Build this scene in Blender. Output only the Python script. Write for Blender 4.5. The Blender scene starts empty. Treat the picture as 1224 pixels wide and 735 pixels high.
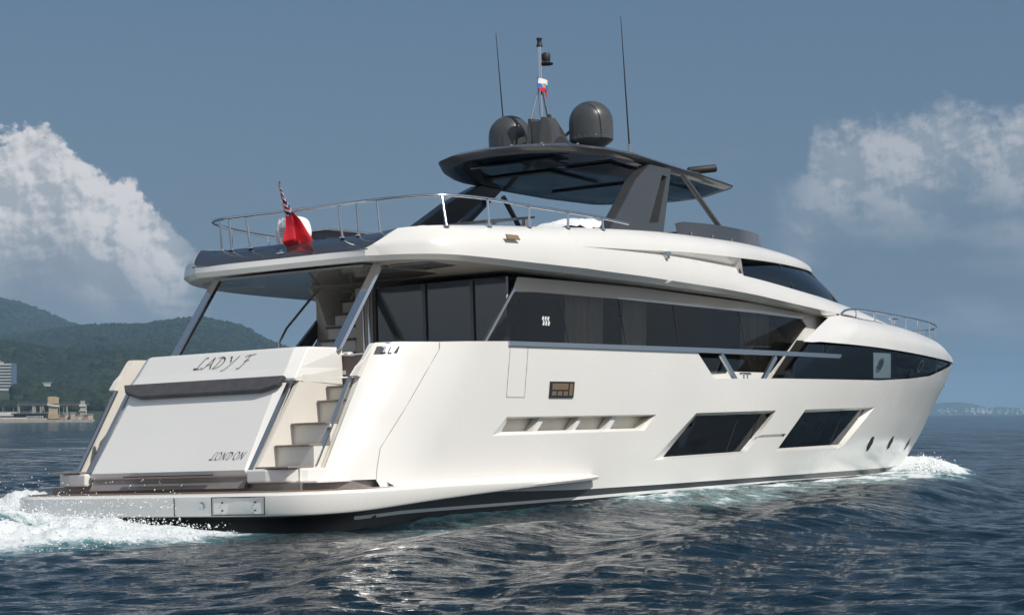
import bpy, bmesh, math, random
import numpy as np
from mathutils import Vector, Matrix, noise as mnoise
from mathutils.geometry import delaunay_2d_cdt
random.seed(7); rng=np.random.default_rng(11)
R_=math.radians
sc=bpy.context.scene
# ------------------------------------------------ camera
HEEL=R_(-1.7)
CAM=Vector((-21.5,-21.77,1.66)); TH=R_(35.5); PITCH=math.atan((498-367.5)/2400.0); ROLL=R_(.33)
FWD=Vector((math.cos(TH)*math.cos(PITCH),math.sin(TH)*math.cos(PITCH),math.sin(PITCH)))
RGT=Vector((math.sin(TH),-math.cos(TH),0)); UPV=RGT.cross(FWD)
cd=bpy.data.cameras.new('camera'); cam=bpy.data.objects.new('camera',cd); sc.collection.objects.link(cam); sc.camera=cam
cd.sensor_width=36; cd.lens=2400/1224*36; cd.clip_start=.5; cd.clip_end=80000
c_,s_=math.cos(ROLL),math.sin(ROLL)
cx_=RGT*c_-UPV*s_; cy_=UPV*c_+RGT*s_
M4=Matrix((cx_,cy_,-FWD)).transposed().to_4x4(); M4.translation=CAM; cam.matrix_world=M4
# ------------------------------------------------ light, exposure
SUN_EL=50.0
az=R_(42); sh=RGT*math.cos(az)-Vector((math.cos(TH),math.sin(TH),0))*math.sin(az); sh.normalize()
SUN=Vector((sh.x*math.cos(R_(SUN_EL)),sh.y*math.cos(R_(SUN_EL)),math.sin(R_(SUN_EL))))
sl=bpy.data.lights.new('sun','SUN'); sl.energy=4.0; sl.angle=R_(.53); sl.color=(1,.95,.865)
so=bpy.data.objects.new('sun',sl); sc.collection.objects.link(so); so.rotation_euler=SUN.to_track_quat('Z','Y').to_euler()
sc.view_settings.view_transform='Standard'; sc.view_settings.look='None'; sc.view_settings.exposure=0.0; sc.view_settings.gamma=1
sc.view_settings.use_curve_mapping=False
SKY_STR=.085
def world():
    w=bpy.data.worlds.new('World'); sc.world=w; w.use_nodes=True; nt=w.node_tree; N=nt.nodes; L=nt.links
    bg=N['Background']; bg.inputs['Strength'].default_value=SKY_STR
    sky=N.new('ShaderNodeTexSky'); sky.sky_type='NISHITA'; sky.sun_disc=False; sky.sun_elevation=R_(SUN_EL)
    sky.sun_rotation=math.atan2(SUN.x,SUN.y); sky.altitude=0; sky.air_density=1.15; sky.dust_density=2.2; sky.ozone_density=1.6
    hs=N.new('ShaderNodeHueSaturation'); hs.inputs['Saturation'].default_value=.86; hs.inputs['Value'].default_value=1.0; L.new(sky.outputs[0],hs.inputs['Color'])
    tc=N.new('ShaderNodeTexCoord')
    def val(x): v=N.new('ShaderNodeValue'); v.outputs[0].default_value=x; return v.outputs[0]
    def m(op,*a):
        n=N.new('ShaderNodeMath'); n.operation=op
        for i,x in enumerate(a):
            if isinstance(x,(int,float)): n.inputs[i].default_value=x
            else: L.new(x,n.inputs[i])
        return n.outputs[0]
    def ss(x,a,b): # smoothstep
        n=N.new('ShaderNodeMapRange'); n.interpolation_type='SMOOTHSTEP'; L.new(x,n.inputs[0]); n.inputs[1].default_value=a; n.inputs[2].default_value=b; return n.outputs[0]
    def dot(v):
        n=N.new('ShaderNodeVectorMath'); n.operation='DOT_PRODUCT'; L.new(tc.outputs['Generated'],n.inputs[0]); n.inputs[1].default_value=v; return n.outputs['Value']
    Fh=(math.cos(TH),math.sin(TH),0)
    df=dot(Fh); dr=dot(tuple(RGT)); dz=dot((0,0,1))
    a=m('ARCTAN2',dr,df); e=m('ARCSINE',dz)         # azimuth and elevation of the direction (radians)
    cv=N.new('ShaderNodeCombineXYZ'); L.new(a,cv.inputs[0]); L.new(e,cv.inputs[1])
    def noise(sx,sy,scale,detail,rough,off=(0,0,0),dist=0):
        mp=N.new('ShaderNodeMapping'); mp.inputs['Scale'].default_value=(sx,sy,1); mp.inputs['Location'].default_value=off; L.new(cv.outputs[0],mp.inputs[0])
        n=N.new('ShaderNodeTexNoise'); n.noise_dimensions='3D'; n.inputs['Scale'].default_value=scale; n.inputs['Detail'].default_value=detail; n.inputs['Roughness'].default_value=rough; n.inputs['Distortion'].default_value=dist
        L.new(mp.outputs[0],n.inputs['Vector']); return n.outputs['Fac']
    def curve(x,pts):
        n=N.new('ShaderNodeFloatCurve'); c=n.mapping.curves[0]; L.new(x,n.inputs['Value'])
        c.points[0].location=pts[0]; c.points[1].location=pts[-1]
        for p in pts[1:-1]: c.points.new(*p)
        n.mapping.update(); return n.outputs[0]
    # px = (a*2400+612)/1224 ; py height above horizon in units of 500 px
    u=m('MULTIPLY_ADD',a,2400/1224,.5); h=m('MULTIPLY',e,2400/500)
    n1=noise(1,1.2,24,8,.50,dist=.2); n1b=noise(1,1.2,24,8,.50,off=(-.006,-.008,0),dist=.2)
    n2=noise(1,1,95,6,.6); n2b=noise(1,1,95,6,.6,off=(-.0018,-.0026,0))
    n3=noise(1,1,260,4,.6)
    ns=noise(.45,1.6,16,6,.55,off=(2.3,1.1,0))
    nb=m('MULTIPLY_ADD',m('SUBTRACT',n1,.5),.46,m('ADD',m('MULTIPLY',m('SUBTRACT',n2,.5),.36),m('MULTIPLY',m('SUBTRACT',n3,.5),.16)))
    # left cumulus: upper outline against azimuth
    topl=curve(u,[(-.0,.645),(.033,.68),(.055,.675),(.075,.64),(.10,.575),(.125,.55),(.15,.50),(.168,.47),(.19,.42),(.25,.30),(.6,.05),(1,.0)])
    ub=m('LESS_THAN',m('ABSOLUTE',m('SUBTRACT',u,.5)),3)
    fl=m('SUBTRACT',m('ADD',topl,m('MULTIPLY',nb,.30)),h)          # >0 below outline
    dens_l=m('MULTIPLY',ss(fl,-.004,.02),ss(u,.215,.165))
    lightl=ss(m('ADD',m('ADD',m('SUBTRACT',n1,n1b),m('MULTIPLY',m('SUBTRACT',n2,n2b),.5)),m('MULTIPLY',m('SUBTRACT',n1,.5),.12)),-.10,.10)
    low_l=ss(m('SUBTRACT',m('SUBTRACT',fl,m('MULTIPLY',nb,.45)),m('MULTIPLY',m('SUBTRACT',.2,u),.75)),.30,.02)                  # bright upper body, grey base
    # right banks
    topr=curve(u,[(0,.0),(.70,.40),(.745,.56),(.78,.57),(.79,.62),(.80,.665),(.84,.70),(.88,.70),(.925,.745),(.97,.715),(1,.715)])
    fr=m('SUBTRACT',m('ADD',topr,m('MULTIPLY',nb,.32)),h)
    dens_r=m('MULTIPLY',m('MULTIPLY',ss(fr,-.01,.07),ss(u,.74,.83)),ss(m('SUBTRACT',fr,m('MULTIPLY',nb,.6)),.34,.09))
    # low grey stratus over the whole horizon and loose streaks
    strat=m('MULTIPLY',ss(m('ADD',h,m('MULTIPLY',m('SUBTRACT',ns,.5),-.9)),.60,.0),.85)
    streak=m('MULTIPLY',m('MULTIPLY',ss(ns,.50,.70),ss(h,.75,.45)),ss(u,.55,.80))
    def mix(f,c1,c2):
        n=N.new('ShaderNodeMix'); n.data_type='RGBA'
        if isinstance(f,(int,float)): n.inputs['Factor'].default_value=f
        else: L.new(f,n.inputs['Factor'])
        for k,c in ((6,c1),(7,c2)):
            if isinstance(c,tuple): n.inputs[k].default_value=(*c,1)
            else: L.new(c,n.inputs[k])
        return n.outputs[2]
    K=1/SKY_STR
    behind=ss(df,.80,.10)      # unseen bright cloud added beside and behind the viewer to lift fill light
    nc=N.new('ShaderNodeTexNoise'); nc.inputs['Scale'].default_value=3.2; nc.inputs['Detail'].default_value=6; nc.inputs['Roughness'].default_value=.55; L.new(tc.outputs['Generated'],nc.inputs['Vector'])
    fill_bank=m('MULTIPLY',m('MULTIPLY',behind,ss(nc.outputs['Fac'],.38,.60)),ss(dz,.95,.35))
    g=lambda r,gg,b:(r*K,gg*K,b*K)
    base=mix(.62,hs.outputs[0],g(.052,.122,.238))
    col=mix(strat,base,g(.165,.207,.265))
    col=mix(m('MULTIPLY',streak,.45),col,g(.36,.41,.47))
    cl=mix(lightl,g(.40,.43,.47),g(.74,.72,.72)); cl=mix(low_l,g(.215,.25,.30),cl)
    col=mix(dens_l,col,cl)
    cr=mix(lightl,g(.30,.35,.41),g(.52,.53,.56))
    col=mix(m('MULTIPLY',dens_r,.85),col,cr)
    col=mix(m('MULTIPLY',fill_bank,.85),col,g(.82,.83,.84))
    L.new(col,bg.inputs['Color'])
world()
sc.render.engine='CYCLES'
try:
    sc.cycles.max_bounces=8; sc.cycles.transparent_max_bounces=12; sc.cycles.volume_bounces=0
except Exception: pass
# ------------------------------------------------ materials
def mat(name,col=(.8,.8,.8),rough=.4,metal=0,**k):
    m=bpy.data.materials.new(name); m.use_nodes=True; b=m.node_tree.nodes['Principled BSDF']
    b.inputs['Base Color'].default_value=(*col,1); b.inputs['Roughness'].default_value=rough; b.inputs['Metallic'].default_value=metal
    for a,v in k.items():
        b.inputs[a.replace('_',' ')].default_value=v
    return m
def vary(m,c1,c2,scale=3,detail=4,rough=None,bump=0,bscale=30,coord='Object',stretch=(1,1,1)):
    nt=m.node_tree; N=nt.nodes; L=nt.links; b=N['Principled BSDF']
    tc=N.new('ShaderNodeTexCoord'); mp=N.new('ShaderNodeMapping'); mp.inputs['Scale'].default_value=stretch; L.new(tc.outputs[coord],mp.inputs[0])
    n=N.new('ShaderNodeTexNoise'); n.inputs['Scale'].default_value=scale; n.inputs['Detail'].default_value=detail; L.new(mp.outputs[0],n.inputs['Vector'])
    r=N.new('ShaderNodeValToRGB'); r.color_ramp.elements[0].position=.3; r.color_ramp.elements[1].position=.7
    r.color_ramp.elements[0].color=(*c1,1); r.color_ramp.elements[1].color=(*c2,1); L.new(n.outputs['Fac'],r.inputs[0]); L.new(r.outputs[0],b.inputs['Base Color'])
    if rough:
        q=N.new('ShaderNodeMapRange'); q.inputs[3].default_value=rough[0]; q.inputs[4].default_value=rough[1]; L.new(n.outputs['Fac'],q.inputs[0]); L.new(q.outputs[0],b.inputs['Roughness'])
    if bump:
        n2=N.new('ShaderNodeTexNoise'); n2.inputs['Scale'].default_value=bscale; n2.inputs['Detail'].default_value=3; L.new(mp.outputs[0],n2.inputs['Vector'])
        bp=N.new('ShaderNodeBump'); bp.inputs['Strength'].default_value=bump; bp.inputs['Distance'].default_value=.05; L.new(n2.outputs['Fac'],bp.inputs['Height']); L.new(bp.outputs[0],b.inputs['Normal'])
    return m
WHITE=vary(mat('white_gelcoat',rough=.25,Coat_Weight=.45,Coat_Roughness=.16),(.755,.74,.71),(.795,.78,.75),.55,3,rough=(.2,.32),stretch=(1,1,1.6))
CREAM=vary(mat('cream_gelcoat',rough=.35),(.72,.685,.62),(.77,.74,.68),.8,3)
BEIGE=vary(mat('beige_lining',rough=.4),(.55,.49,.42),(.62,.56,.48),.7,3)
GREY=vary(mat('grey_paint',rough=.28,Coat_Weight=.4),(.055,.058,.062),(.07,.073,.078),2,3)
GREYMETAL=vary(mat('dark_grey_satin',rough=.32,metal=.0,Coat_Weight=.3),(.045,.048,.052),(.055,.058,.062),1.5,3)
GLOSSBLACK=mat('gloss_black',(.012,.015,.018),.06,Coat_Weight=1.0,Coat_Roughness=.02)
SMOKE=mat('smoked_panel',(.035,.035,.04),.08,Coat_Weight=.6)
CUSH=vary(mat('charcoal_fabric',rough=.8),(.06,.06,.068),(.085,.085,.092),6,4,bump=.15,bscale=120)
ANTI=vary(mat('black_antifouling',rough=.45),(.010,.011,.012),(.02,.022,.024),2,4)
STRIPE=vary(mat('boot_stripe_grey',rough=.35),(.03,.033,.035),(.045,.048,.05),2,4)
LWHITE=mat('stripe_white',(.7,.7,.69),.3)
STEEL=mat('polished_steel',(.62,.64,.67),.12,1.0)
STEELB=mat('brushed_steel',(.50,.53,.56),.3,1.0)
TEAK=vary(mat('teak_deck',rough=.6),(.16,.10,.07),(.25,.165,.115),6,5,stretch=(1,12,1))
TREAD=vary(mat('grey_teak_tread',rough=.65),(.20,.17,.15),(.30,.26,.23),8,5,stretch=(8,1,1))
BROWN=vary(mat('brown_trim',rough=.45),(.10,.07,.065),(.16,.115,.10),3,3)
TAUPE=vary(mat('taupe_metal',rough=.35,metal=.35),(.25,.22,.205),(.33,.29,.27),1.2,3)
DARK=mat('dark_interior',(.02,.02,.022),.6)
LETTER=mat('black_lettering',(.02,.02,.022),.35)
CURTAIN=mat('cream_curtain',(.55,.52,.46),.85)
WALLIN=mat('beige_cabin_furniture',(.42,.35,.27),.5)
RED=vary(mat('flag_red',rough=.75),(.50,.008,.02),(.62,.012,.028),9,3); NAVY=mat('flag_navy',(.012,.018,.10),.75); FWHITE=mat('flag_white',(.74,.74,.76),.75)
FBLUE=mat('flag_blue',(.03,.12,.55),.75)
CANVAS=vary(mat('white_canvas',rough=.85),(.70,.71,.73),(.80,.81,.83),3,3,bump=.3,bscale=14)
RUBBER=mat('black_rubber',(.02,.02,.02),.6)
DOME=vary(mat('dome_grey',rough=.33),(.055,.06,.063),(.068,.073,.077),4,4)
def glass(name,tint,trans,rough=.03,ior=1.5):
    m=bpy.data.materials.new(name); m.use_nodes=True; nt=m.node_tree; N=nt.nodes; L=nt.links; N.clear()
    o=N.new('ShaderNodeOutputMaterial'); t=N.new('ShaderNodeBsdfTransparent'); t.inputs[0].default_value=(*[c*trans for c in tint],1)
    gl=N.new('ShaderNodeBsdfGlossy'); gl.inputs['Roughness'].default_value=rough; gl.inputs[0].default_value=(.84,.86,.88,1)
    f=N.new('ShaderNodeFresnel'); f.inputs[0].default_value=ior
    tc=N.new('ShaderNodeTexCoord'); n=N.new('ShaderNodeTexNoise'); n.inputs['Scale'].default_value=.9; n.inputs['Detail'].default_value=1; L.new(tc.outputs['Object'],n.inputs['Vector'])
    b=N.new('ShaderNodeBump'); b.inputs['Strength'].default_value=.06; b.inputs['Distance'].default_value=.05; L.new(n.outputs[0],b.inputs['Height']); L.new(b.outputs[0],gl.inputs['Normal']); L.new(b.outputs[0],f.inputs['Normal'])
    mx=N.new('ShaderNodeMixShader'); L.new(f.outputs[0],mx.inputs[0]); L.new(t.outputs[0],mx.inputs[1]); L.new(gl.outputs[0],mx.inputs[2]); L.new(mx.outputs[0],o.inputs[0]); return m
GLASS=glass('tinted_glass',(.95,.93,.9),.5,ior=1.45)
GLASSD=glass('dark_glass',(.9,.95,1),.30,ior=1.48)
# ------------------------------------------------ mesh helpers
COL=sc.collection
class MB:
    def __init__(s): s.v=[]; s.f=[]; s.m=[]; s.k=0; s.pair=False
    def add(s,vs,fs,mi=None):
        b=len(s.v); s.v+= [tuple(map(float,v)) for v in vs]; s.f+=[[b+i for i in f] for f in fs]; s.m+=[s.k if mi is None else mi]*len(fs); return s
    def quads(s,A,B,closed=False):
        n=len(A); vs=list(A)+list(B); fs=[(i,i+1,n+i+1,n+i) for i in range(n-1)]
        if closed: fs.append((n-1,0,n,2*n-1))
        return s.add(vs,fs)
    def grid(s,rows,closed=False):
        n=len(rows[0]); vs=[p for r in rows for p in r]; fs=[]
        for j in range(len(rows)-1):
            for i in range(n-1): fs.append((j*n+i,j*n+i+1,(j+1)*n+i+1,(j+1)*n+i))
            if closed: fs.append((j*n+n-1,j*n,(j+1)*n,(j+1)*n+n-1))
        return s.add(vs,fs)
    def poly(s,pts): return s.add(pts,[tuple(range(len(pts)))])
    def prism(s,pts,d): # extrude a polygon by vector d
        n=len(pts); q=[Vector(p)+Vector(d) for p in pts]
        s.add(list(pts)+q,[tuple(range(n)),tuple(range(2*n-1,n-1,-1))]+[(i,(i+1)%n,n+(i+1)%n,n+i) for i in range(n)]); return s
    def box(s,a,b):
        x0,y0,z0=a; x1,y1,z1=b
        return s.add([(x0,y0,z0),(x1,y0,z0),(x1,y1,z0),(x0,y1,z0),(x0,y0,z1),(x1,y0,z1),(x1,y1,z1),(x0,y1,z1)],
          [(0,3,2,1),(4,5,6,7),(0,1,5,4),(1,2,6,5),(2,3,7,6),(3,0,4,7)])
    def tube(s,path,r,n=8,cap=True):
        P=[Vector(p) for p in path]; rs=r if isinstance(r,(list,tuple)) else [r]*len(P); rows=[]; up=None
        for i,p in enumerate(P):
            t=(P[min(i+1,len(P)-1)]-P[max(i-1,0)]).normalized()
            if up is None:
                up=Vector((0,0,1)) if abs(t.z)<.9 else Vector((1,0,0))
            a=t.cross(up).normalized(); up=a.cross(t).normalized()
            rows.append([p+(a*math.cos(k*2*math.pi/n)+up*math.sin(k*2*math.pi/n))*rs[i] for k in range(n)])
        s.grid(rows,closed=True)
        if cap: s.poly(rows[0][::-1]); s.poly(rows[-1])
        return s
    def bar(s,a,b,w,h,up=(0,0,1)): # rectangular bar
        a=Vector(a);b=Vector(b);t=(b-a).normalized();u=Vector(up); x=t.cross(u).normalized(); y=x.cross(t).normalized()
        c=[(-1,-1),(1,-1),(1,1),(-1,1)]; A=[a+x*i*w/2+y*j*h/2 for i,j in c]; B=[b+x*i*w/2+y*j*h/2 for i,j in c]
        s.quads(A,B,closed=True); s.poly(A[::-1]); s.poly(B); return s
    def lathe(s,prof,c,n=32,axis=(0,0,1)):
        ax=Vector(axis).normalized(); u=ax.orthogonal().normalized(); w=ax.cross(u); c=Vector(c)
        rows=[[c+ax*z+(u*math.cos(k*2*math.pi/n)+w*math.sin(k*2*math.pi/n))*max(r,1e-4) for k in range(n)] for r,z in prof]
        return s.grid(rows,closed=True)
    def mirror(s):
        # a piece that crosses the centreline is closed into one mesh; otherwise the port twin becomes an object of its own
        if min(abs(v[1]) for v in s.v)>.012: s.pair=True; return s
        n=len(s.v); s.v+=[(x,-y,z) for x,y,z in s.v]; s.f+=[[n+i for i in f][::-1] for f in list(s.f)]; s.m+=list(s.m); return s
    def pieces(s):
        key={}; rep=[key.setdefault((round(v[0],3),round(v[1],3),round(v[2],3)),i) for i,v in enumerate(s.v)]
        par=list(range(len(s.v)))
        def find(a):
            while par[a]!=a: par[a]=par[par[a]]; a=par[a]
            return a
        for i,r in enumerate(rep): par[find(i)]=find(r)
        for f in s.f:
            for a in f[1:]: par[find(a)]=find(f[0])
        groups={}
        for fi,f in enumerate(s.f): groups.setdefault(find(f[0]),[]).append(fi)
        out=[]
        for g in groups.values():
            m=MB(); mp={}; m.pair=s.pair
            for fi in g:
                ff=[]
                for a in s.f[fi]:
                    if a not in mp: mp[a]=len(m.v); m.v.append(s.v[a])
                    ff.append(mp[a])
                m.f.append(ff); m.m.append(s.m[fi])
            out.append(m)
        return out
    def obj(s,name,mats,parent=None,smooth=None,origin=None,normals=True,split=False):
        if split:
            r=None
            for p in s.pieces():
                o=p.obj(name,mats,parent,smooth,origin,normals); r=r or o
            return r
        if s.pair:
            q=MB(); q.v=[(x,-y,z) for x,y,z in s.v]; q.f=[f[::-1] for f in s.f]; q.m=list(s.m); s.pair=False
            twin=q.obj(name,mats,TWIN.get(parent.name,parent) if parent else None,smooth,origin,normals)
            o=s.obj(name,mats,parent,smooth,origin,normals); TWIN[o.name]=twin; return o
        me=bpy.data.meshes.new(name); o_=Vector(origin) if origin else Vector((0,0,0))
        me.from_pydata([(x-o_.x,y-o_.y,z-o_.z) for x,y,z in s.v],[],s.f)
        if not isinstance(mats,(list,tuple)): mats=[mats]
        for m in mats: me.materials.append(m)
        for i,p in enumerate(me.polygons): p.material_index=s.m[i]
        if normals:
            bm=bmesh.new(); bm.from_mesh(me); bmesh.ops.remove_doubles(bm,verts=bm.verts,dist=.0004); bmesh.ops.recalc_face_normals(bm,faces=bm.faces); bm.to_mesh(me); bm.free()
        if smooth is not None:
            me.shade_smooth() if hasattr(me,'shade_smooth') else None
            try: me.set_sharp_from_angle(angle=R_(smooth))
            except Exception: pass
        me.update(); o=bpy.data.objects.new(name,me); COL.objects.link(o)
        if parent: o.parent=parent
        o.location=o_
        return o
TWIN={}
def bevel(o,w,seg=2,ang=30):
    if o.name in TWIN: bevel_one(TWIN[o.name],w,seg,ang)
    return bevel_one(o,w,seg,ang)
def bevel_one(o,w,seg,ang):
    b=o.modifiers.new('bevel','BEVEL'); b.width=w; b.segments=seg; b.limit_method='ANGLE'; b.angle_limit=R_(ang); b.harden_normals=False
    return o
def tag(o,label=None,cat=None,group=None,kind=None):
    for k,v in (('label',label),('category',cat),('group',group),('kind',kind)):
        if v: o[k]=v
    return o
def empty(name,loc=(0,0,0)):
    o=bpy.data.objects.new(name,None); COL.objects.link(o); o.location=loc; o.empty_display_size=.3; return o
def copy_tree(o,parent=None):
    c=o.copy(); COL.objects.link(c)
    if parent is not None: c.parent=parent
    for ch in list(o.children): copy_tree(ch,c)
    return c
HM=Matrix.Rotation(HEEL,4,'X')
def aboard(o):   # a loose thing standing on the boat: give it the boat's slight heel
    p=o.location.copy(); o.location=HM@p; o.rotation_euler=(HEEL,0,0); return o
def resample(P,n):
    P=np.array([tuple(p) for p in P],float); d=np.r_[0,np.cumsum(np.linalg.norm(np.diff(P,axis=0),axis=1))]
    t=np.linspace(0,d[-1],n); return [tuple(np.interp(t,d,P[:,k])[i] for k in range(3)) for i in range(n)]
def smoothline(P,n,it=2):
    P=np.array([tuple(p) for p in P],float)
    for _ in range(it): # chaikin
        Q=[P[0]]
        for a,b in zip(P[:-1],P[1:]): Q+= [a*.75+b*.25,a*.25+b*.75]
        Q.append(P[-1]); P=np.array(Q)
    return resample(P,n)

STEM=[(-0.4, 24.798), (0, 25.326), (0.4, 25.984), (0.8, 26.629), (1.2, 27.127), (1.6, 27.489), (2.0, 27.869), (2.4, 28.308), (2.8, 28.572), (3.1, 28.644), (3.7, 28.744)]
def stem_x(z):
    P=STEM
    if z<=P[0][0]: return P[0][1]
    for a,b in zip(P,P[1:]):
        if z<=b[0]: return a[1]+(b[1]-a[1])*(z-a[0])/(b[0]-a[0])
    return P[-1][1]
def half_beam(x,z):
    L=stem_x(z); k=min(max((z+0.3)/3.3,0.0),1.0)
    x0=9.0+3.0*k
    p=1.9+0.55*k; q=0.92-0.22*k
    bm=3.30-0.16*(1.0-k)**2
    if x<=x0: return bm
    t=(x-x0)/(L-x0)
    if t>=1.0: return 0.0
    return bm*(1.0-t**p)**q
def aft_x(z): return 0.22+0.66*(z-0.9)
def hull_f(x,y,z,off=0.0):
    """<0 inside, >0 outside of the hull skin moved inward by off"""
    b=half_beam(x,z); L=stem_x(z)
    y=abs(y); b-=off
    if x>L-off: return 1.0+x-L
    A=aft_x(z)+off; rx=2.3; cy=1.45
    if x<A: return 1.0+A-x
    if x<A+rx and y>cy:
        return ((A+rx-x)/rx)**2.2+((y-cy)/(b-cy))**2.2-1.0
    return y-b
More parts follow.
